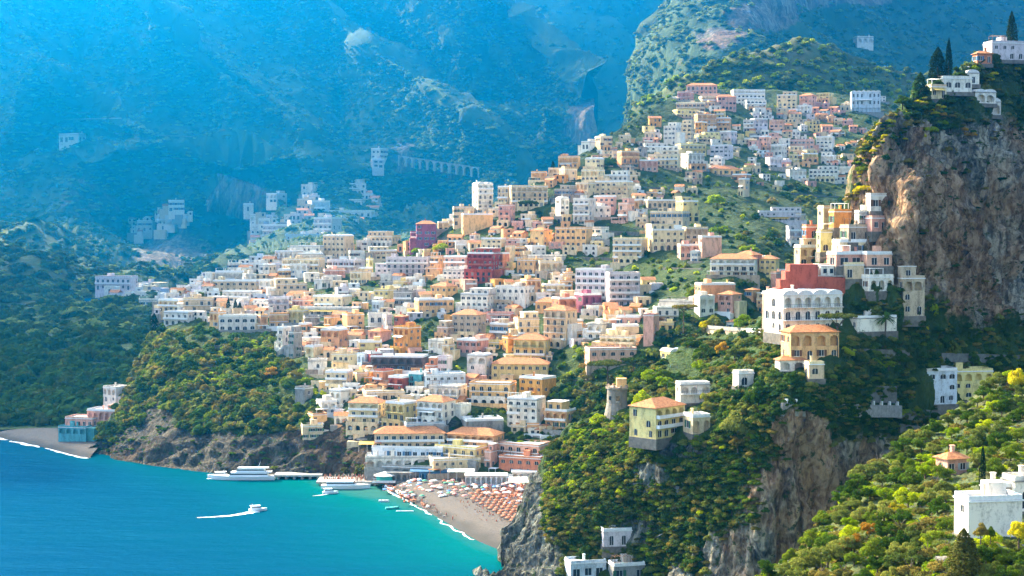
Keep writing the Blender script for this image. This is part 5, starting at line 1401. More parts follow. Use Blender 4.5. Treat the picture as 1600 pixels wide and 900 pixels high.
awning_on_posts(795, 832, 765, 3.2, 572, 'wide cream canopy at the inland end of the beach', M_canvas, 9)
def kiosk():
    e = empty('beach_kiosk', Pv(601, 752, 607)); a = MB(); a.box(-3, 3, -2.5, 2.5, -1, 2.3); a.build('cabin', M_taw, e)
    b = MB(); b.lathe([(4.4, 2.4), (4.4, 2.6), (.3, 3.9)], 8, (0, 0, 0)); b.build('roof', M_canvas, e)
    c = MB(); c.box(-4.4, 4.4, -4, 2.6, -.4, .0); c.build('deck', M_wood, e)
    d = MB(); d.box(-4.6, 4.6, -4.2, -3.9, .0, .9); d.build('railing', M_trim, e)
    tag(e, 'turquoise beach kiosk with white pointed roof beside the landing stage', 'kiosk')
kiosk()

# parasols, sunbeds and bathers
def beach_pt(px, py, z=3.6):
    d = float(sea_d(py, z)); p = Pv(px, py, d)
    t = float(seg_dist(np.array([[p.x, p.y]]), SH1)[0]); zz = 3.6 * (1 - math.exp(-t / 14)); d = float(sea_d(py, zz)); p = Pv(px, py, d); p.z = zz; return p
PAR = {}
def parasol_parts(mat):
    if mat.name not in PAR:
        c = MB(); c.lathe([(1.1, 1.95), (1.06, 2.02), (.6, 2.3), (.04, 2.45)], 8); p = MB(); p.tube((0, 0, -.3), (0, 0, 2.5), .035, .03, 5)
        PAR[mat.name] = (c.mesh('parasol_canopy', [mat]), p.mesh('parasol_pole', [M_trim]))
    return PAR[mat.name]
M_orange = plain('orange_canvas', (0.42, 0.13, 0.055)); M_rose = plain('rose_canvas', (0.75, 0.32, 0.26)); M_gcan = plain('green_canvas', (0.06, 0.32, 0.2)); M_bcan = plain('blue_canvas', (0.1, 0.25, 0.5))
rb_ = random.Random(5)
BEDS = []; NPAR = 0
def parasol(px, py, mat, label, group):
    p = beach_pt(px, py); e = empty('beach_parasol', p, rb_.random()); c, q = parasol_parts(mat); s = rb_.uniform(.9, 1.1)
    a = obj('canopy', c, e); a.scale = (s, s, 1); obj('pole', q, e); tag(e, label, 'parasol', group)
    BEDS.append((p.x + .9, p.y - .8, p.z)); BEDS.append((p.x - .9, p.y - .8, p.z))
for row in range(6):
    for k in range(13):
        x = 737 + k * 6.8 + row * 3.0 - 4; y = 783 + k * 3.9 + row * 2.0 - row * 6.5 + rb_.uniform(-.8, .8)
        if 735 < x < 822 and y > 776 and x + (y - 780) * .55 < 850: parasol(x, y, M_orange, f"orange beach parasol in the {['row nearest the water', 'second row from the water', 'third row from the water', 'fourth row from the water', 'fifth row from the water', 'row farthest from the water'][row]}", 'orange parasols in slanting rows')
for k in range(120):
    x = rb_.uniform(628, 838); y = rb_.uniform(756, 784)
    if y < 752 + (640 - x) * .6 or (727 < x < 792 and y < 764): continue
    m = rb_.choice([M_rose, M_rose, M_canvas, M_canvas, M_orange, M_gcan, M_bcan])
    nm = {'rose_canvas': 'faded rose', 'white_canvas': 'white', 'orange_canvas': 'orange', 'green_canvas': 'green', 'blue_canvas': 'blue'}[m.name]
    parasol(x, y, m, f'{nm} beach parasol scattered among bathers on the upper sand', f'{nm} parasols on the upper sand')
bm_ = MB()
for x, y, z in BEDS:
    bm_.box(x - .35, x + .35, y - 1, y + .6, z + .25, z + .36); bm_.add([(x - .35, y + .6, z + .3), (x + .35, y + .6, z + .3), (x + .35, y + 1, z + .8), (x - .35, y + 1, z + .8)], [(0, 1, 2, 3)]); bm_.box(x - .3, x + .3, y - .9, y - .8, z - .1, z + .25); bm_.box(x - .3, x + .3, y + .4, y + .5, z - .1, z + .25)
tag(bm_.build('sunbeds', M_orange), kind='stuff')
M_skin = plain('skin', (0.42, 0.22, 0.14)); M_cl = [plain('dark_clothes', (0.05, 0.06, 0.1)), plain('pale_clothes', (0.7, 0.68, 0.65)), plain('red_clothes', (0.55, 0.08, 0.06))]
def figure_mb(b, x, y, z, rz, mi, lying=False):
    s = MB()
    for sx in (-.09, .09): s.tube((sx, 0, 0), (sx * .9, 0, .82), .06, .085, 5, 0)
    s.tube((0, 0, .78), (0, 0, 1.2), .15, .13, 6, mi); s.tube((0, 0, 1.18), (0, 0, 1.45), .15, .2, 6, mi); s.tube((0, 0, 1.44), (0, 0, 1.56), .06, .055, 5, 0)
    s.lathe([(.05, 1.52), (.1, 1.6), (.11, 1.7), (.05, 1.8)], 6)
    for sx in (-1, 1): s.tube((sx * .2, 0, 1.42), (sx * .27, -.05, .85), .05, .04, 4, 0)
    M = Matrix.Translation((x, y, z)) @ Matrix.Rotation(rz, 4, 'Z')
    if lying: M = M @ Matrix.Translation((0, 0, .4)) @ Matrix.Rotation(math.pi / 2, 4, 'X')
    o = len(b.v); b.v += [tuple(M @ Vector(v)) for v in s.v]; b.f += [tuple(i + o for i in f) for f in s.f]; b.m += s.m
cb_ = MB()
for k in range(900):
    x = rb_.uniform(600, 838); y = 754 + rb_.random() ** 1.2 * 66
    if y > 766 + (x - 600) * .46: continue
    p = beach_pt(x, y); figure_mb(cb_, p.x, p.y, p.z - .05, rb_.random() * 6, rb_.choice([0, 0, 1, 2, 3]), rb_.random() < .35)
tag(cb_.build('beach_crowd', [M_skin] + M_cl), kind='stuff')

tw = MB()
for k in range(900):
    x = rb_.uniform(600, 840); y = 752 + rb_.random() ** 1.15 * 62
    if y > 765 + (x - 600) * .40: continue
    p = beach_pt(x, y); a = rb_.random() * .6; M = Matrix.Translation((p.x, p.y, p.z + .02)) @ Matrix.Rotation(a, 4, 'Z'); w_ = rb_.uniform(.4, .8); z_ = rb_.uniform(.08, .5); o = len(tw.v)
    tw.box(-w_, w_, -1.1, 1.1, -.1, z_, rb_.randrange(5)); tw.v[o:] = [tuple(M @ Vector(v)) for v in tw.v[o:]]
tag(tw.build('towels_and_bags', [M_rose, M_orange, M_canvas, M_bcan, M_wall['e']]), kind='stuff')

# ------------------------------------------------------------------ piers and boats
def slab(name, x0, x1, yb, d, z, width, mat, label, legs=6):
    a = Pv(x0, yb, d); b = Pv(x1, yb, d); e = empty(name, (a.x, a.y, 0)); W = b.x - a.x
    m = MB(); m.box(0, W, 0, width, z - .7, z); m.build('deck', mat, e)
    for i in range(legs):
        p = MB(); x = W * (i + .5) / legs; p.box(x - .5, x + .5, .3, width - .3, -4, z - .7); p.build('pile', M_stone, e)
    tag(e, label, 'pier'); return e
slab('stone_pier', 428, 503, 748, 622, 1.9, 7, plain('pale_concrete', (0.55, 0.5, 0.42)), 'long pale concrete pier at the foot of the sea cliff')
slab('landing_stage', 494, 592, 755, 607, 1.6, 12, M_terr, 'crowded landing stage with passengers beside the white excursion boat', 7)
pc = MB()
for k in range(110):
    x = rb_.uniform(505, 588); d = rb_.uniform(608, 618); p = Pv(x, 752, d); figure_mb(pc, p.x, p.y, 1.55, rb_.random() * 6, rb_.choice([1, 2, 3, 2, 0]))
tag(pc.build('waiting_passengers', [M_skin] + M_cl), kind='stuff')
M_hull = plain('white_gelcoat', (0.85, 0.86, 0.87), 0.25, 0.5, 0.04); M_navy = plain('blue_hull', (0.08, 0.2, 0.38), 0.25, 0.5, .1); M_dark = plain('dark_window_band', (0.02, 0.03, 0.045), 0.15, 0.5)
def hull_mesh(b, L, B, H, mi=0, sheer=.35, n=12):
    """bow at +x"""
    v = []; prof = []
    for i in range(n + 1):
        t = i / n; x = -L / 2 + L * t; w = B / 2 * (1 - max(0, (t - .45) / .55) ** 2.2) * (0.88 + .12 * min(1, t * 5)); h = H * (1 + sheer * max(0, (t - .3)) ** 1.5)
        xo = x + (0.06 * L * max(0, t - .6) if True else 0)
        v += [(x, 0, -.6), (x, -w * .72, -.1), (xo, -w, h), (xo, w, h), (x, w * .72, -.1)]
    o = len(b.v); f = []
    for i in range(n):
        for a in range(5): f.append((i * 5 + a, i * 5 + (a + 1) % 5, (i + 1) * 5 + (a + 1) % 5, (i + 1) * 5 + a))
    f += [(4, 3, 2, 1, 0), tuple(n * 5 + k for k in range(5))]
    b.add(v, f, mi)
def cabin(b, x0, x1, w, z0, z1, rake, mi=0):
    b.add([(x0, -w, z0), (x1, -w, z0), (x1, w, z0), (x0, w, z0), (x0 + rake * .3, -w * .86, z1), (x1 - rake, -w * .86, z1), (x1 - rake, w * .86, z1), (x0 + rake * .3, w * .86, z1)], [(0, 3, 2, 1), (4, 5, 6, 7), (0, 1, 5, 4), (1, 2, 6, 5), (2, 3, 7, 6), (3, 0, 4, 7)], mi)
def yacht(px, py, L, B, H, rz, label, decks=3, name='motor_yacht', hullm=None, z=0):
    e = empty(name, tuple(Pv(px, py, float(sea_d(py)))[:2]) + (z,), rz)
    b = MB(); hull_mesh(b, L, B, H); b.build('hull', hullm or M_hull, e)
    z0 = H; x0, x1, w = -L * .4, L * .22, B * .4
    for k in range(decks):
        c = MB(); hh = 1.6 if L > 12 else 1.1; cabin(c, x0, x1, w, z0 - .1, z0 + hh, hh * .8); cb = c.build('cabin', M_hull, e)
        g = MB(); cabin(g, x0 + .3, x1 - hh * .25, w * 1.005, z0 + hh * .42, z0 + hh * .78, hh * .32); g.build('window_band', M_dark, cb)
        r = MB(); r.box(x0 - L * .05, x1 - hh * .5, -w * 1.05, w * 1.05, z0 + hh, z0 + hh + .12); r.build('deck_roof', M_hull, e)
        z0 += hh + .12; x0 += L * .05; x1 -= L * .11; w *= .88
    m = MB(); m.tube((x0 + L * .06, 0, z0), (x0 + L * .03, 0, z0 + L * .09), .1, .05, 5); m.build('mast', M_trim, e)
    tag(e, label, 'boat'); return e
yacht(380, 749, 26, 5.4, 1.5, math.pi, 'large white two deck motor yacht moored below the cliff beside the pier', 2)
yacht(340, 746, 8, 2.6, 1.2, math.pi + .2, 'small white launch with a low cabin off the bow of the large yacht', 1, 'motor_launch')
yacht(540, 763, 19, 5, 1.4, 0.02, 'long low white excursion boat alongside the landing stage', 1, 'excursion_boat')
yacht(598, 756, 10, 3.2, 1.2, 0.1, 'white motor boat between the landing stage and the beach kiosk', 1, 'motor_boat')
yacht(403, 798, 6.5, 2.3, .8, 0.35, 'white speedboat heading for the beach and trailing a foaming wake', 1, 'speedboat')
yacht(516, 771, 6, 2.2, .8, 0.2, 'small white boat leaving the landing stage with a short wake', 1, 'small_boat')
def rowboat(px, py, L, rz, label, mat, z=None, onsand=False):
    p = beach_pt(px, py) if onsand else Pv(px, py, float(sea_d(py))); e = empty('small_boat' if not onsand else 'beached_boat', (p.x, p.y, (p.z + .35) if onsand else 0.05), rz)
    b = MB(); hull_mesh(b, L, L * .34, .6, 0, .5, 8); b.build('hull', mat, e)
    s = MB()
    for x in (-.25, .1): s.box(L * x - .15, L * x + .15, -L * .15, L * .15, .605, .66)
    s.build('bench', M_wood, e); tag(e, label, 'boat', None); return e
rowboat(613, 795, 5, .3, 'small open turquoise boat anchored off the beach beside the buoy line', M_taw)
rowboat(600, 784, 4, -.2, 'tiny pale blue dinghy in the shallows nearest the landing stage', M_wall['b'])
rowboat(668, 779, 5, .5, 'white rowing boat pulled up near the waterline halfway along the beach', M_hull, onsand=True)
rowboat(704, 757, 6, .4, 'green fishing boat stored on the upper sand below the white awning', M_gcan, onsand=True)
rowboat(712, 760, 6, .5, 'dark blue fishing boat beside the green one on the upper sand', M_navy, onsand=True)
rowboat(815, 786, 6, .2, 'white boat on the sand at the inland end near the cliff', M_hull, onsand=True)
rowboat(806, 800, 6, -.2, 'cream boat on the sand beside the orange parasols and cliff', M_wall['c'], onsand=True)
bu = MB()
for i in range(18):
    p = Pv(620 + i * 1.5, 799, float(sea_d(799))); bu.lathe([(.05, -.1), (.28, 0), (.28, .22), (.05, .35)], 6, (p.x, p.y, 0))
tag(bu.build('buoy_line', M_hull), 'string of white swimming buoys floating off the beach', 'buoys')
def wake(pts, w0, w1, seed):
    L = [Vector(tuple(Pv(x, y, float(sea_d(y)))[:2]) + (0.06,)) for x, y in pts]; v = []; f = []; P_ = []
    for a, b in zip(L[:-1], L[1:]):
        for i in range(14): P_.append(a.lerp(b, i / 14))
    for i, p in enumerate(P_):
        d = (P_[min(i + 1, len(P_) - 1)] - P_[max(i - 1, 0)]).normalized(); nn = Vector((-d.y, d.x, 0)); w = (w0 + (w1 - w0) * i / len(P_)) * (1 + .5 * noise.noise(p * .5 + Vector((seed, 0, 0))))
        v += [p - nn * w / 2, p + nn * w / 2 + nn * .3 * noise.noise(p)]
        if i: b = len(v) - 4; f.append((b, b + 1, b + 3, b + 2))
    tag(obj('boat_wake', np_mesh('boat_wake', np.array([tuple(q) for q in v]), f, [M_foam])), kind='stuff')
wake([(401, 799), (385, 802), (360, 806), (330, 808), (306, 809)], 3.4, .5, 2); wake([(512, 772), (500, 774), (488, 775)], 1.2, .4, 5); wake([(330, 748), (322, 748)], 1.5, .5, 6)

# ------------------------------------------------------------------ tower, viaducts, terraces
def tower():
    p = S_crag.at(964, 645); k = p.y / F; e = empty('watch_tower', p); r = 16 * k
    b = MB(); b.lathe([(r * 1.45, -8), (r * 1.3, -1.5), (r * 1.0, 3.2), (r * .97, 7.4)], 20); b.build('shaft', plain('tower_stone', (0.27, 0.23, 0.19), var=.4, sc=.8), e)
    c = MB(); c.lathe([(r * .98, 7.405), (r * 1.12, 7.7), (r * 1.12, 8.3), (r * .95, 8.32)], 20); c.build('corbelled_rim', M_wall['t'], e)
    for i in range(10):
        a = i * 2 * math.pi / 10; m = MB(); m.box(-.35, .35, -.18, .18, 8.32, 8.9); o = m.build('merlon', M_wall['t'], e); o.location = (math.cos(a) * r, math.sin(a) * r, 0); o.rotation_euler = (0, 0, a + math.pi / 2)
    h = MB(); h.box(-.2, 2.9, -1.6, 1.6, 8.33, 10.9); h.build('roof_house', M_wall['s'], e)
    w = MB(); w.box(-.5, .5, -r * 1.03 - .1, -r * .9, 3.9, 5.6, 0); w.box(-.6, .6, -r * 1.03 - .14, -r * .9, 3.75, 3.89, 1); w.build('window', [M_dark, M_trim], e)
    w = MB(); w.box(-.4, .4, -.1, .1, 4.3, 5.5); o = w.build('window', M_dark, e); o.location = (-r * .72, -r * .68, 0); o.rotation_euler = (0, 0, -.8)
    tag(e, 'round grey stone watch tower with flared base on the wooded promontory', 'tower')
tower()
def viaduct(s, x0, x1, y0, y1, h, n, label, mat, thick=5, D=None, cat='viaduct'):
    d0 = float(s.depth(x0, y0)) if D is None else D; d1 = float(s.depth(x1, y1)) if D is None else D
    dm = min(d0, d1); a = Pv(x0, y0, d0 - 4); b = Pv(x1, y1, d1 - 4); d = b - a; L = math.hypot(d.x, d.y); e = empty('viaduct', a, math.atan2(d.y, d.x))
    cw = L / n; k = d.z / L
    for i in range(n):
        m = MB(); x0_ = i * cw; pw_ = cw * .13; ri = min(cw * .37, h * .6)
        m.box(x0_, x0_ + pw_, 0, thick, -h, -.4); m.box(x0_ + cw - pw_, x0_ + cw, 0, thick, -h, -.4)
        arc = [(x0_ + cw / 2 - (cw / 2 - pw_) * math.cos(math.pi * q_ / 8), -.4 - 1.4 - ri * (1 - math.sin(math.pi * q_ / 8))) for q_ in range(9)]
        for (xa, za), (xb, zb) in zip(arc[:-1], arc[1:]):
            m.add([(xa, 0, za), (xb, 0, zb), (xb, 0, -.4), (xa, 0, -.4), (xa, thick, za), (xb, thick, zb), (xb, thick, -.4), (xa, thick, -.4)], [(0, 1, 2, 3), (7, 6, 5, 4), (4, 5, 1, 0)])
        M = m
        M.v = [(x, y, z + k * x) for x, y, z in M.v]; m.build('arch', mat, e)
    m = MB(); m.box(0, L, -.3, thick, -.4, .1); m.box(0, L, -.3, -.1, .1, .9); m.v = [(x, y, z + k * x) for x, y, z in m.v]; m.build('road_deck', M_stone if mat is not M_stone else M_trim, e)
    tag(e, label, cat); return e
viaduct(S_west, 622, 748, 243, 262, 26, 11, 'pale road viaduct with a row of arches crossing the rock face of the blue mountain', M_wall['g'])
viaduct(S_crag, 1104, 1168, 512, 517, 5, 5, 'short arched road bridge beside the yellow flowering tree', M_wall['t'])
viaduct(S_crag, 1168, 1240, 517, 520, 12, 4, 'tall grey stone road viaduct below the big white house', M_stone)
# pergola colonnade far to the west
def colonnade():
    a = S_west.at(84, 491); b = S_west.at(190, 489); e = empty('colonnade', a, math.atan2((b - a).y, (b - a).x)); L = (b - a).length
    for i in range(15):
        m = MB(); x = L * i / 14; m.box(x - .5, x + .5, 0, 1, -3, 3.4); m.build('column', M_trim, e)
    m = MB(); m.box(-.5, L + .5, -.1, 1.1, 3.4, 3.9); m.build('beam', M_trim, e); tag(e, 'long white colonnade of fifteen columns on the dark western slope', 'colonnade')
colonnade()
rt = random.Random(17)
M_dstone = plain('dark_terrace_stone', (0.15, 0.14, 0.12), var=.5, sc=.8)
def terr_wall(s, x0, x1, y0, y1, h, label, mat=None, posts=0):
    a = s.at(x0, y0); b = s.at(x1, y1)
    if posts:
        D_ = min(float(ray(s, x, y0)[1].y) for x in (x0, (x0 + x1) / 2, x1)) - 1; a = Pv(x0, y0, float(ray(s, x0, y0)[1].y) - 1.5); b = Pv(x1, y1, float(ray(s, x1, y1)[1].y) - 1.5); mat = M_stone; h = 2.5
    a.y -= 1.2; b.y -= 1.2
    return wall_between('terrace_wall', a, b, .7, -h - .8, .2, mat or M_dstone, label, 'terrace wall', posts, 'stone terrace walls on the hillsides')
terr_wall(S_crag, 1222, 1408, 630, 634, 1.5, 'long balustraded terrace wall with pale posts above the shaded cliff', posts=14)
TW = [('T', 860, 915, 590, 596), ('T', 862, 918, 606, 610), ('T', 865, 915, 622, 627), ('T', 870, 905, 640, 642), ('T', 905, 985, 402, 404), ('T', 900, 975, 414, 416), ('T', 930, 998, 360, 363), ('T', 1035, 1095, 418, 420), ('T', 1030, 1090, 450, 455), ('T', 1040, 1090, 463, 466),
      ('T', 1120, 1165, 292, 293), ('T', 1195, 1270, 300, 304), ('T', 1260, 1330, 305, 308), ('T', 1215, 1330, 186, 188), ('T', 1225, 1380, 196, 198), ('T', 1290, 1380, 205, 208), ('T', 1300, 1375, 216, 218), ('T', 1240, 1330, 208, 210), ('T', 560, 600, 445, 447), ('T', 565, 605, 460, 463), ('T', 640, 690, 516, 518),
      ('T', 330, 400, 540, 544), ('T', 320, 395, 556, 560), ('T', 310, 385, 570, 575), ('T', 300, 350, 524, 526), ('T', 740, 800, 370, 372), ('T', 1000, 1060, 292, 294), ('T', 640, 700, 372, 376), ('T', 700, 790, 688, 690), ('T', 590, 660, 690, 688),
      ('C', 1240, 1400, 600, 604), ('C', 1260, 1400, 612, 616), ('C', 1330, 1420, 545, 548), ('C', 950, 1010, 716, 722), ('C', 960, 1060, 752, 760), ('C', 870, 940, 852, 856), ('C', 1400, 1440, 640, 645), ('C', 1405, 1445, 662, 668), ('C', 1405, 1440, 684, 690), ('C', 1440, 1500, 640, 645), ('C', 1470, 1600, 552, 556),
      ('N', 1530, 1600, 850, 852), ('N', 1545, 1600, 872, 876), ('W', 100, 200, 176, 174), ('W', 100, 190, 186, 184), ('W', 0, 45, 206, 206), ('W', 180, 330, 208, 214), ('W', 250, 300, 246, 248), ('W', 120, 200, 505, 507), ('W', 90, 150, 518, 520)]
wdesc = {'T': 'town hillside', 'C': 'promontory', 'N': 'near olive slope', 'W': 'western mountain'}
# path that zigzags down the promontory
def path():
    pts = [(985, 800), (1010, 812), (1035, 826), (1038, 834), (1015, 846), (1000, 856)]
    v = []; f = []
    L = [S_crag.surf(x, y) for x, y in pts]
    P_ = []
    for a, b in zip(pts[:-1], pts[1:]):
        for i in range(10): t = i / 10; h = S_crag.surf(a[0] + (b[0] - a[0]) * t, a[1] + (b[1] - a[1]) * t); P_.append(h)
    for i, p in enumerate(P_):
        v += [(p.x, p.y - .8, p.z + .35), (p.x, p.y + .8, p.z + .5)]
        if i: b = len(v) - 4; f.append((b, b + 1, b + 3, b + 2))
    tag(obj('path', np_mesh('path', np.array(v), f, [M_stone])), kind='structure')
path()

# ------------------------------------------------------------------ trees one by one
def T(s, px, pyb, pyt, wpx, kind, leaf, label, name='tree', cat='tree', lod='mid', group=None, D=None):
    p = s.at(px, pyb) if D is None else Pv(px, pyb, D); k = p.y / F
    p.z -= .3
    return tree(name, kind, leaf, p, wpx * k, (pyb - pyt) * k, label, cat, group, lod)
T(S_crag, 1580, 95, 16, 17, 'cypress', 'cypress', 'tallest dark cypress standing on the summit of the crag beside the grey house', 'cypress_tree', 'cypress', 'near')
T(S_crag, 1482, 128, 58, 10, 'cypress', 'cypress', 'slender dark cypress beside a broader conifer on the crag skyline', 'cypress_tree', 'cypress', 'near')
T(S_crag, 1465, 132, 72, 25, 'cypress', 'cypress', 'broad dark conical conifer next to the slender cypress on the crag skyline', 'conifer_tree', 'conifer', 'near')
T(S_crag, 1438, 160, 112, 22, 'cypress', 'hedge', 'short dark conifer on the seaward shoulder of the crag top', 'conifer_tree', 'conifer')
T(S_town, 241, 520, 488, 13, 'cypress', 'cypress', 'dark cypress standing alone at the western edge of the town', 'cypress_tree', 'cypress')
for x, y in ((357, 464), (368, 467), (375, 470)): T(S_town, x, 494, y, 7, 'cypress', 'cypress', 'slim cypress in the row of three above the long white house', 'cypress_tree', 'cypress', group='row of three cypresses')
T(S_town, 864, 271, 250, 6, 'cypress', 'cypress', 'small dark cypress on the upper ridge beside the ochre house', 'cypress_tree', 'cypress')
T(S_near, 1535, 775, 688, 9, 'cypress', 'cypress', 'thin tall cypress rising between the olives above the white villa', 'cypress_tree', 'cypress', 'near')
T(S_near, 1505, 915, 820, 46, 'cypress', 'dry', 'massive brownish dark cypress at the bottom edge below the white villa', 'cypress_tree', 'cypress', 'near')
T(S_crag, 1068, 515, 473, 42, 'umbrella', 'dry', 'umbrella pine with flat yellowish crown beside the long white wall', 'umbrella_pine', 'pine tree', 'near', D=520)
T(S_crag, 1308, 565, 486, 58, 'umbrella', 'pine', 'large round dark umbrella pine behind the salmon villa', 'umbrella_pine', 'pine tree', 'near')
T(S_crag, 950, 600, 560, 58, 'umbrella', 'pine', 'wide dark pine below the pink villa', 'umbrella_pine', 'pine tree', 'near', D=520)
T(S_crag, 990, 600, 556, 40, 'umbrella', 'pine', 'dark pine inland of the wide one below the pink villa', 'umbrella_pine', 'pine tree', 'near', D=520)
T(S_crag, 866, 735, 700, 50, 'umbrella', 'pine', 'leaning dark pine at the seaward tip of the promontory', 'umbrella_pine', 'pine tree', 'near')
T(S_crag, 1383, 548, 487, 40, 'palm', 'hedge', 'tall palm tree in front of the pale garden wall', 'palm_tree', 'palm', 'near')
T(S_crag, 1452, 505, 444, 36, 'olive', 'lime', 'yellow green tree standing at the foot of the crag', lod='near')
T(S_crag, 1460, 530, 485, 26, 'round', 'lime', 'small bright green tree below the yellow green one at the foot of the crag')
T(S_crag, 1443, 522, 492, 18, 'round', 'yellow', 'golden bush beside the bright green tree at the foot of the crag', cat='bush')
T(S_crag, 1102, 516, 492, 24, 'round', 'yellow', 'brilliant yellow flowering tree beside the short road bridge', lod='near')
T(S_crag, 1128, 560, 522, 24, 'olive', 'autumn', 'rusty orange tree on the slope below the road bridge', lod='near')
T(S_crag, 1148, 566, 530, 34, 'olive', 'olive', 'greyish olive tree below the road viaduct beside the rusty orange tree', lod='near')
T(S_crag, 1100, 560, 530, 36, 'round', 'broad', 'dark green broad tree below the yellow flowering tree', lod='near')
T(S_crag, 1162, 516, 482, 44, 'round', 'lime', 'bright green spreading tree on the road terrace beside the white house', lod='near')
T(S_crag, 1192, 518, 486, 22, 'round', 'broad', 'round green tree between the bright spreading tree and the pink house')
T(S_crag, 1116, 512, 482, 26, 'round', 'olive', 'dull green tree in front of the red roofed pink house')
T(S_crag, 1004, 645, 594, 44, 'round', 'lime', 'vivid green round tree just above the yellow villa', lod='near')
T(S_crag, 1016, 600, 566, 40, 'round', 'lime', 'bright green tree higher up behind the vivid round one', lod='near')
T(S_crag, 1040, 610, 580, 30, 'olive', 'lime', 'yellowish loose tree between the arched villa and the white house')
T(S_crag, 1105, 640, 598, 30, 'olive', 'olive', 'loose olive green tree in front of the white house above the yellow villa', lod='near')
T(S_crag, 1150, 690, 620, 62, 'round', 'olive', 'large grey green tree inland of the yellow villa', 'tree', lod='near')
T(S_crag, 1185, 640, 580, 50, 'round', 'broad', 'tall dark green tree on the slope beside the small white house', lod='near')
T(S_crag, 932, 668, 640, 30, 'olive', 'lime', 'bright green loose tree at the foot of the watch tower')
T(S_crag, 905, 690, 664, 34, 'olive', 'lime', 'yellow green tree lower down seaward of the watch tower')
T(S_crag, 1520, 578, 540, 34, 'olive', 'broad', 'mid green tree behind the shaded villas under the crag')
T(S_crag, 1490, 560, 520, 34, 'round', 'olive', 'grey green tree at the foot of the dark rock wall')
T(S_near, 1590, 612, 556, 40, 'round', 'yellow', 'golden green tree on the crest of the near slope beside the cream house', lod='near')
T(S_near, 1330, 868, 822, 42, 'olive', 'autumn', 'orange autumn tree low on the near slope', lod='near')
T(S_near, 1358, 838, 806, 30, 'olive', 'autumn', 'smaller orange tree uphill of the low orange autumn tree', lod='near')
T(S_near, 1404, 806, 774, 30, 'olive', 'yellow', 'golden autumn tree in the middle of the near slope', lod='near')
T(S_near, 1386, 806, 782, 18, 'olive', 'autumn', 'slim rusty tree beside the golden autumn tree', lod='near')
T(S_near, 1532, 842, 806, 28, 'round', 'dry', 'small yellowish tree in front of the white villa wall', lod='near', D=214)
T(S_near, 1548, 842, 810, 18, 'round', 'broad', 'tiny dark tree next to the yellowish one before the white villa', lod='near', D=214)
T(S_near, 1592, 846, 796, 40, 'round', 'yellow', 'yellow green tree at the inland end of the white villa', lod='near', D=212)
T(S_town, 424, 590, 566, 24, 'olive', 'autumn', 'orange autumn tree standing out in the green headland wood', lod='mid')
T(S_town, 688, 395, 372, 30, 'round', 'lime', 'bright green tree below the magenta house'); T(S_town, 650, 398, 382, 20, 'round', 'lime', 'small yellow green tree seaward of the bright green tree below the magenta house')
T(S_town, 825, 336, 312, 34, 'umbrella', 'pine', 'dark round pine below the cream hotel wall', 'umbrella_pine', 'pine tree')
T(S_town, 945, 265, 238, 44, 'round', 'hedge', 'dark spreading tree on the upper ridge among ochre houses')
T(S_town, 748, 488, 470, 30, 'round', 'hedge', 'dark green tree in front of the long white hotel')
T(S_town, 1120, 322, 296, 34, 'round', 'lime', 'bright green tree in the middle of the shaded ravine')
T(S_town, 1125, 368, 344, 40, 'round', 'lime', 'bright spreading tree in the ravine above the windowless pink house')
T(S_town, 1170, 396, 374, 34, 'round', 'lime', 'pale green tree in the ravine inland of the pink house')
# olives and bushes of the near slope, the largest ones as things
spots = []
rn = random.Random(3)
def in_near(x, y): return y > np.interp(x, [q[0] for q in S_near.top], [q[1] for q in S_near.top]) + 3
tries = 0
while len(spots) < 190 and tries < 20000:
    tries += 1
    x = rn.uniform(1190, 1598); y = rn.uniform(600, 912)
    if not in_near(x, y - 4): continue
    if 1480 < x < 1600 and 742 < y < 862: continue
    if 1462 < x < 1530 and 706 < y < 748: continue
    dmin = 15 + (y - 600) / 300 * 9
    if any((x - a) ** 2 + ((y - b) * 1.5) ** 2 < dmin ** 2 for a, b in spots): continue
    spots.append((x, y))
spots.sort(key=lambda q: q[1])
kinds_near = [('olive', 'olive', 'silvery olive tree'), ('round', 'broad', 'dark green bushy tree'), ('olive', 'lime', 'bright yellow green tree'), ('shrub', 'dry', 'dry brownish shrub'), ('round', 'olive', 'grey green rounded tree'), ('olive', 'broad', 'loose mid green tree')]
for x, y in spots:
    kd, lf, ds = rn.choice(kinds_near + [kinds_near[0], kinds_near[4], kinds_near[1], kinds_near[5]])
    if 1420 < x < 1530 and y > 800 and rn.random() < .5: kd, lf, ds = kinds_near[3]
    w = rn.uniform(26, 42) * (1 + (y - 700) / 700); h = w * rn.uniform(.8, 1.05)
    zone = 'crest' if not in_near(x, y - 32) else ('lower part' if y > 840 else ('middle' if y > 730 else 'upper part'))
    T(S_near, x, y, y - h, w, kd, lf, f'{ds} on the {zone} of the near slope', 'olive_tree' if 'olive tree' in ds else ('shrub' if kd == 'shrub' else 'tree'), 'shrub' if kd == 'shrub' else 'tree', 'near', f'{ds}s on the near slope')
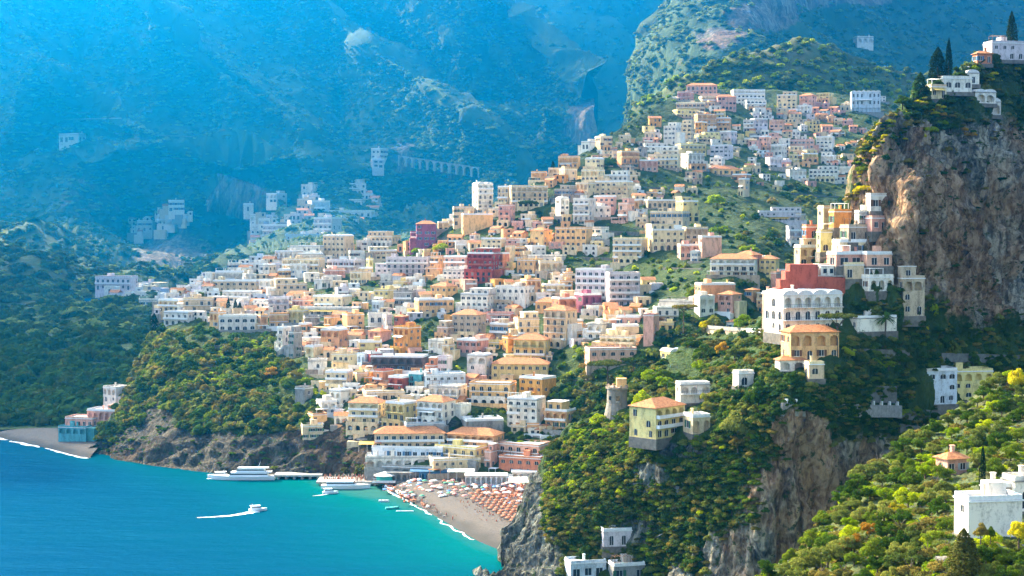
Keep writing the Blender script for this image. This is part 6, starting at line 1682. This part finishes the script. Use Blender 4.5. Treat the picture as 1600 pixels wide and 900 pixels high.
# trees of the promontory
sp2 = []; tries = 0
while len(sp2) < 120 and tries < 20000:
    tries += 1
    x = rn.uniform(850, 1440); y = rn.uniform(520, 880)
    if not (y > np.interp(x, [q[0] for q in S_crag.top], [q[1] for q in S_crag.top]) + 8): continue
    if float(S_crag.rockness(x, y)) > .35: continue
    if any(h['px'] - h['w'] / 2 - 6 < x < h['px'] + h['w'] / 2 + 6 and h['py'] - h['h'] / 2 < y < h['py'] + h['h'] / 2 + 16 for h in HOUSES): continue
    if in_near(x, y) or (935 < x < 995 and 585 < y < 672) or (1220 < x < 1410 and 590 < y < 650) or (975 < x < 1045 and 795 < y < 860): continue
    if any((x - a) ** 2 + ((y - b) * 1.4) ** 2 < 19 ** 2 for a, b in sp2): continue
    sp2.append((x, y))
sp2.sort(key=lambda q: q[1])
for x, y in sp2:
    kd, lf, ds = rn.choice([('round', 'broad', 'dark green bushy tree'), ('olive', 'olive', 'silvery olive tree'), ('round', 'hedge', 'very dark dense tree'), ('olive', 'dry', 'yellowish scrubby tree'), ('round', 'pine', 'dark pine like tree'), ('olive', 'lime', 'bright green loose tree')])
    w = rn.uniform(22, 36)
    zone = 'sunlit seaward side' if x < 960 else ('slope below the villas' if y > 690 else ('road side' if y < 580 else 'terraces'))
    T(S_crag, x, y, y - w * rn.uniform(.7, .95), w, kd, lf, f'{ds} on the {zone} of the promontory', 'tree', 'tree', 'near', f'{ds}s of the promontory {zone}')
for x, y, w_, lf, kd, ds in [(1010, 712, 34, 'broad', 'round', 'dark green tree against the stone base of the yellow villa'), (1036, 716, 30, 'olive', 'olive', 'silvery tree below the middle of the yellow villa'), (1064, 712, 34, 'hedge', 'round', 'very dark tree below the inland corner of the yellow villa'), (990, 704, 28, 'lime', 'olive', 'bright tree at the seaward corner of the yellow villa'), (1092, 700, 34, 'broad', 'round', 'dark tree beside the veranda of the yellow villa'),
        (905, 880, 26, 'hedge', 'round', 'dark tree behind the pale blue waterside house'), (1240, 598, 30, 'broad', 'round', 'round tree at the seaward end of the terrace hedges'), (1440, 655, 30, 'hedge', 'round', 'dark tree on the steps below the pale blue arched villa')]:
    T(S_crag, x, y, y - w_ * .9, w_, kd, lf, ds, 'tree', 'tree', 'near')
# golden shrubs along the brow of the crag
for x, y, lf in [(1352, 262, 'broad'), (1350, 292, 'yellow'), (1360, 232, 'broad'), (1372, 208, 'yellow'), (1384, 214, 'autumn'), (1396, 196, 'yellow'), (1410, 186, 'broad'), (1424, 180, 'hedge'), (1438, 172, 'hedge'), (1412, 206, 'broad'), (1432, 210, 'yellow'), (1452, 200, 'lime'), (1468, 190, 'lime'), (1482, 196, 'broad'), (1500, 200, 'autumn'), (1512, 208, 'autumn'), (1462, 176, 'autumn'),
               (1530, 200, 'hedge'), (1550, 205, 'hedge'), (1570, 200, 'hedge'), (1590, 196, 'hedge'), (1480, 232, 'dry'), (1560, 120, 'hedge'), (1580, 130, 'hedge'), (1596, 118, 'hedge'), (1540, 118, 'broad'), (1516, 105, 'lime'), (1572, 86, 'lime'), (1585, 160, 'hedge'), (1500, 150, 'broad'), (1478, 160, 'hedge'), (1596, 170, 'hedge'), (1420, 250, 'dry'), (1445, 262, 'dry'), (1500, 265, 'dry'), (1410, 160, 'hedge'), (1425, 168, 'hedge')]:
    ds = {'broad': 'dark green bush', 'yellow': 'golden yellow bush', 'autumn': 'orange brown bush', 'hedge': 'very dark green bush', 'lime': 'bright green bush', 'dry': 'straw coloured scrub clump'}[lf]
    zone = 'summit of the crag' if y < 140 else ('brow of the crag' if y < 222 else 'rock face of the crag')
    T(S_crag, x, y + 6, y - 20, 32, 'round' if lf == 'hedge' else 'shrub', lf, f'{ds} on the {zone}', 'bush', 'bush', 'near', f'{ds}es on the {zone}')
for c, x0, x1, y0, y1 in TW:
    n_ = len([1 for o in bpy.data.objects if o.name.startswith('terrace_wall')])
    near = min(HOUSES, key=lambda h: abs(h['px'] - (x0 + x1) / 2) + 1.5 * abs(h['py'] - y0))
    terr_wall(SH[c], x0, x1, y0, y1, 1.6, f'stone terrace wall on the {wdesc[c]}')['_near'] = HOUSES.index(near)

# dark red stepped gable behind the white house
def red_gable():
    D0 = 446.0; a = Pv(1213, 462, D0); k = D0 / F; e = empty('stepped_house', a)
    def poly(pts, y0, y1):
        m = MB(); n = len(pts); X = [((px - 1213) * k, (462 - py) * k) for px, py in pts]
        m.add([(x, y0, z) for x, z in X] + [(x, y1, z) for x, z in X], [tuple(range(n)), tuple(range(n, 2 * n))[::-1]] + [(i, n + i, n + (i + 1) % n, (i + 1) % n) for i in range(n)]); return m
    poly([(1213, 490), (1262, 490), (1278, 490), (1278, 413), (1234, 413), (1234, 424), (1227, 424), (1227, 437), (1219, 437), (1219, 450), (1213, 450)][::1], 0, 7).build('tall_wall', M_wall['r'], e)
    poly([(1278.2, 490), (1321, 490), (1321, 434), (1278.2, 432)], .3, 7).build('terrace_wall_face', M_wall['r'], e)
    t = MB(); x0 = (1278.4 - 1213) * k; x1 = (1321 - 1213) * k; z = (462 - 432) * k; t.box(x0, x1, .25, 7.2, z + .003, z + .2); t.build('terrace_floor', M_terr, e)
    w = MB(); w.box(x0 + 1.2, x1 - .6, 2.2, 6.8, z + .2, z + 2.9); pw = w.build('penthouse', M_wall['w'], e)
    for i in range(3):
        q = MB(); q.box(x0 + 1.9 + i * 1.9, x0 + 2.9 + i * 1.9, 2.1, 2.2, z + .9, z + 2.2); q.build('window', M_dark, pw)
    r = MB(); r.box(x0 + 1, x1 - .4, 2.0, 7, z + 2.9, z + 3.1); r.build('roof', M_roofw, e)
    tag(e, 'dark red windowless building with stepped edge rising behind the white vaulted house', 'building', None)
red_gable()

# ------------------------------------------------------------------ labels that single out one thing
NUMW = {1: 'single storey', 2: 'two storey', 3: 'three storey', 4: 'four storey', 5: 'five storey', 6: 'six storey', 7: 'seven storey', 8: 'eight storey'}
FIXED = {   # by the catalogue rectangle
    (742, 775, 287, 334): ('white_tower_house', 'tall white balconied house on the brow of the hill above the ochre rampart', 'house'),
    (713, 768, 449, 490): ('hotel', 'long white hotel with arched windows, seaward half', 'hotel'),
    (766, 828, 447, 482): ('hotel', 'long white hotel with arched windows, inland half', 'hotel'),
    (724, 776, 386, 440): ('hotel', 'dark red hotel with white balconies in the middle of the town', 'hotel'),
    (893, 952, 420, 476): ('hotel', 'pale hotel with rows of repeated balconies, seaward wing', 'hotel'),
    (950, 1002, 426, 478): ('hotel', 'pale hotel with rows of repeated balconies, inland wing', 'hotel'),
    (584, 696, 674, 701): ('hotel', 'long cream beach hotel floor under the orange tiled roof at the seaward end', 'hotel'),
    (690, 780, 676, 699): ('hotel', 'peach beach hotel under a tiled roof in the middle of the seafront top row', 'hotel'),
    (576, 696, 698, 717): ('hotel', 'pale blue glazed restaurant floor below the long orange tiled roof', 'restaurant'),
    (570, 690, 713, 731): ('restaurant', 'white arcaded terrace restaurant below the pale blue glazed floor', 'restaurant'),
    (592, 704, 728, 743): ('boathouse', 'grey stone arcaded basement directly behind the beach kiosk', 'building'),
    (668, 754, 697, 719): ('hotel', 'yellow seafront hotel floor with arched windows and balconies', 'hotel'),
    (672, 756, 716, 740): ('hotel', 'cream arcaded seafront building below the yellow hotel floor', 'hotel'),
    (768, 852, 693, 716): ('hotel', 'pink arched upper building at the inland end of the seafront', 'building'),
    (771, 853, 713, 741): ('hotel', 'brick red building at the inland end of the seafront', 'building'),
    (752, 772, 692, 730): ('house', 'narrow pink house wedged beside the brick red seafront building', 'house'),
    (918, 998, 544, 572): ('villa', 'wide pink villa above the dark pines', 'villa'),
    (1095, 1129, 369, 401): ('house', 'windowless bright pink block beside the green ravine', 'house'),
    (1000, 1026, 491, 542): ('house', 'tall windowless pink wall house beside the flat umbrella pine', 'house'),
    (1106, 1183, 402, 432): ('restaurant', 'white building with wide glazed terraces and orange tiled roof', 'restaurant'),
    (1210, 1330, 458, 519): ('villa', 'large white vaulted house with arched windows below the dark red gable', 'house'),
    (1230, 1316, 514, 562): ('villa', 'salmon coloured villa with tiled roof below the large white vaulted house', 'villa'),
    (1330, 1411, 494, 516): ('garden_building', 'low white garden building behind the palm tree', 'building'),
    (1040, 1086, 548, 577): ('villa', 'cream villa with big arched window among the trees above the watch tower', 'villa'),
    (1408, 1447, 413, 492): ('tower_house', 'tall tan stone house standing against the foot of the crag', 'house'),
    (1428, 1500, 576, 630): ('villa', 'pale blue villa with two tiers of arches under the crag', 'villa'),
    (1484, 1556, 577, 624): ('villa', 'yellowish villa attached to the pale blue arched one under the crag', 'villa'),
    (1506, 1604, 776, 836): ('villa', 'bright white flat roofed villa low on the near slope', 'villa'),
    (1544, 1584, 757, 800): ('house', 'white upper block standing behind the bright white villa', 'house'),
    (1578, 1640, 745, 795): ('house', 'white arched house at the very edge of the photo beside the white villa', 'house'),
    (1473, 1521, 715, 740): ('cottage', 'small pink cottage with tiled roof alone among the olive trees', 'cottage'),
    (1338, 1366, 57, 67): ('restaurant', 'lone white arcaded building high on the shaded mountain', 'building'),
    (1330, 1376, 143, 177): ('villa', 'pale blue arcaded villa standing apart at the top of the town', 'villa'),
    (650, 683, 348, 386): ('house', 'magenta house with tiled roof on the western brow of the town', 'house'),
    (722, 772, 334, 361): ('rampart_house', 'blank ochre rampart below the tall white balconied house', 'building'),
    (887, 952, 876, 906): ('house', 'pale blue waterside house at the bottom edge with wide windows', 'house'),
    (1210, 0, 0, 0): None,
    (632, 664, 582, 606): ('house', 'teal glazed house beside the long dark grey building', 'house'),
    (575, 664, 556, 580): ('building', 'long dark grey building with rows of balconies above the teal house', 'building'),
    (766, 858, 566, 592): ('building', 'wide yellow building with orange tiled roof above the orange ochre house', 'building'),
    (1546, 1604, 65, 92): ('house', 'lilac grey house on the summit of the crag behind the tallest cypress', 'house'),
    (50, 82, 229, 241): ('house', 'white flat roofed house high on the western mountain beyond the terraces', 'house'),
    (455, 482, 605, 632): ('ruin', 'windowless grey stone ruin in the headland wood', 'ruin'),
}
def zone(h):
    x, y = h['px'], h['py']
    if x < 330 and y > 590: return 'by the small western beach'
    if x > 1440 and y > 540: return 'below the crag' if y < 650 else 'on the near slope'
    if x > 1420 and y < 200: return 'on the crag summit'
    if x > 1240 and y > 290: return 'at the foot of the crag'
    if 860 < x < 1200 and y > 780: return 'low on the promontory'
    if x < 420 and y < 440: return 'on the western mountain'
    if x < 640 and y < 380: return 'on the upper western spur'
    if x < 420: return 'at the western end of town'
    if y > 655: return 'just above the beach'
    if y > 575: return 'on the lower town terraces'
    if x > 1180: return 'in the uppermost hamlet' if y < 300 else 'beside the ravine'
    if y < 180: return 'at the top of the town'
    if y < 290: return 'on the upper ridge'
    if x > 1000: return 'beside the ravine'
    if y < 400: return 'on the upper slope'
    if y < 500: return 'in the middle of the town'
    return 'in the lower middle of the town'
CODE = {v: k for k, v in WNAME.items()}
def short(h):
    if h.get('fix'): return h['fix_short']
    kind = {'t': 'tile roofed', 'v': 'vault roofed', 'd': 'domed'}.get(h['roof'], 'flat roofed')
    return f"{h['col']} {NUMW[min(8, h['n'])]} house"
def dirn(h, g):
    dx = h['px'] - g['px']; dy = h['py'] - g['py']
    if abs(dy) > abs(dx) * .8: return 'below' if dy > 0 else 'above'
    return 'inland of' if dx > 0 else 'seaward of'
for h in HOUSES:
    key = (int(h['px'] - h['w'] / 2), int(h['px'] + h['w'] / 2))
    h['fix'] = False
    for k, v in FIXED.items():
        if v and abs(k[0] - (h['px'] - h['w'] / 2)) < .6 and abs(k[1] - (h['px'] + h['w'] / 2)) < .6 and abs((k[2] + k[3]) / 2 - h['py']) < .6:
            h['fix'] = True; h['o'].name = v[0]; h['o']['label'] = v[1]; h['o']['category'] = v[2]; h['fix_short'] = ' '.join(v[1].split()[:4]).rstrip(',')
            for bad in (' with', ' and', ' above', ' below', ' of'):
                if h['fix_short'].endswith(bad): h['fix_short'] = h['fix_short'][:-len(bad)]
            h['fix_short'] = 'the ' + h['fix_short']
    if h['label']: h['fix'] = True; h['o']['label'] = h['label']; h['fix_short'] = 'the ' + ' '.join(h['label'].split()[:2])
used = {h['o']['label'] for h in HOUSES if h['fix']}
LAND = [h for h in HOUSES if h['fix']]
for h in HOUSES:
    if h['fix']: continue
    adj = NUMW[min(8, h['n'])]; opt = h['opts']
    roof = {'t': 'tiled roof', 'v': 'vaulted roof', 'd': 'dome'}.get(h['roof'], '')
    feats = []
    if 'n' in opt: feats.append('blank walls')
    elif 'g' in opt: feats.append('an arcade')
    elif 'a' in opt: feats.append('arched windows')
    elif 'W' in opt: feats.append('wide windows')
    if 'b' in opt: feats.append('balconies')
    if roof: feats.insert(0, roof)
    base = f"{h['col']} {adj} house" + ((' with ' + feats[0]) if feats else '')
    lab = None
    cands = sorted((g for g in HOUSES if g is not h and (g['px'] - h['px']) ** 2 + (g['py'] - h['py']) ** 2 < 90 ** 2), key=lambda g: ((g['px'] - h['px']) ** 2 + 2 * (g['py'] - h['py']) ** 2) * (0.35 if g['fix'] else 1) * (.8 if g['col'] not in ('white', 'cream') else 1.2))
    zn = zone(h)
    opts_ = [f"{base}, {dirn(h, g)} {short(g) if g['fix'] else 'the ' + short(g).replace(' house', ' one')}" for g in cands[:1]]
    opts_ += [f"{base} {zn}, {dirn(h, g)} {short(g) if g['fix'] else 'the ' + g['col'] + ' one'}" for g in cands[:6]]
    opts_ += [f"{h['col']} {adj} house {zn}, {dirn(h, g)} {short(g) if g['fix'] else 'a ' + g['col'] + ' one'}" for g in cands[:9]]
    opts_ += [f"{h['col']} house {zn}, {dirn(h, g)} {short(g) if g['fix'] else 'the ' + short(g).replace(' house', ' one')}" for g in cands[:9]]
    for g in LAND: opts_.append(f"{base}, {zn}")
    for q in opts_:
        if q not in used and len(q.split()) <= 16: lab = q; break
    if not lab:
        for g in cands:
            for g2 in cands:
                q = f"{h['col']} house between the {g['col']} and {g2['col']} ones {zn}"
                if g is not g2 and q not in used and len(q.split()) <= 16: lab = q; break
            if lab: break
    if not lab: lab = base + ' ' + zn
    used.add(lab); h['o']['label'] = lab
# terrace walls: named by the house they stand beside
TWV = [o for o in bpy.data.objects if o.name.startswith('terrace_wall') and '_near' in o.keys()]
seen = {}
for o in TWV:
    h = HOUSES[int(o['_near'])]; del o['_near']
    nm = h['fix_short'] if h['fix'] else f"the {h['col']} {NUMW[min(8, h['n'])]} house {zone(h)}"
    lab = f"stone terrace wall nearest {nm}"
    k = seen.get(lab, 0); seen[lab] = k + 1
    extra = ['', 'second ', 'third ', 'fourth ', 'fifth '][min(k, 4)]
    if k: lab = f"{extra}stone terrace wall down from {nm}"
    o['label'] = ' '.join(lab.split()[:16])
    if o['label'] in used: o['label'] = o['label'].replace('stone terrace wall', 'long stone terrace wall')
    used.add(o['label'])
# trees: tell those of one group apart by what grows or stands next to them
def pix(o):
    p = o.matrix_basis.translation; r = p - Vector((0, 0, CAM_Z)); dep = r.y * _cp - r.z * _sp; up = r.y * _sp + r.z * _cp
    return 800 + F * r.x / dep, 450 - F * up / dep
TR = [o for o in bpy.data.objects if o.type == 'EMPTY' and o.get('category') in ('tree', 'bush', 'shrub', 'cypress', 'conifer', 'pine tree', 'palm')]
TP = [(o, *pix(o)) for o in TR]
byl = {}
for t in TP: byl.setdefault(t[0]['label'], []).append(t)
uniq = [(o, x, y) for o, x, y in TP if len(byl[o['label']]) == 1]
marks = [(' '.join(o['label'].split()[:4]), x, y, o) for o, x, y in uniq] + [((h['fix_short'][4:]), h['px'], h['py'] + h['h'] / 2, h['o']) for h in LAND]
marks = [(m[0].rstrip(',').removesuffix(' on the').removesuffix(' in').removesuffix(' on').removesuffix(' with').removesuffix(' at'), *m[1:]) for m in marks]
for lab, ts in byl.items():
    if len(ts) < 2: continue
    head = lab.split(' on the ')[0]; ts.sort(key=lambda t: (t[2], t[1]))
    for o, x, y in ts:
        ok = None
        ms = sorted(marks, key=lambda m: (m[1] - x) ** 2 + (m[2] - y) ** 2)[:4]
        others = sorted((t for t in TP if t[0] is not o), key=lambda t: (t[1] - x) ** 2 + (t[2] - y) ** 2)[:5]
        cand = []
        for m in ms[:2]:
            q = dirn(dict(px=x, py=y), dict(px=m[1], py=m[2])); cand.append(f"{head} {q} the {m[0]}")
        for t in others:
            oh = ' '.join(t[0].get('_head', t[0]['label']).split(' on the ')[0].split()[:4]); q = dirn(dict(px=x, py=y), dict(px=t[1], py=t[2]))
            cand.append(f"{head} {q} a {oh}, {lab.split(' on the ')[1] if ' on the ' in lab else ''}".replace(', ', ', on the ').strip())
        for t in others:
            for m in ms:
                oh = ' '.join(t[0]['label'].split()[:3]); cand.append(f"{head} {dirn(dict(px=x, py=y), dict(px=t[1], py=t[2]))} a {oh}, near the {m[0]}")
        for c in cand:
            c = ' '.join(c.split())
            if c not in used and 4 <= len(c.split()) <= 16: ok = c; break
        if ok: o['_new'] = ok; used.add(ok)
for o in TR:
    if '_new' in o.keys(): o['label'] = o['_new']; del o['_new']
# the same for the parasols of one colour: they stay one group whose label is true of all of them
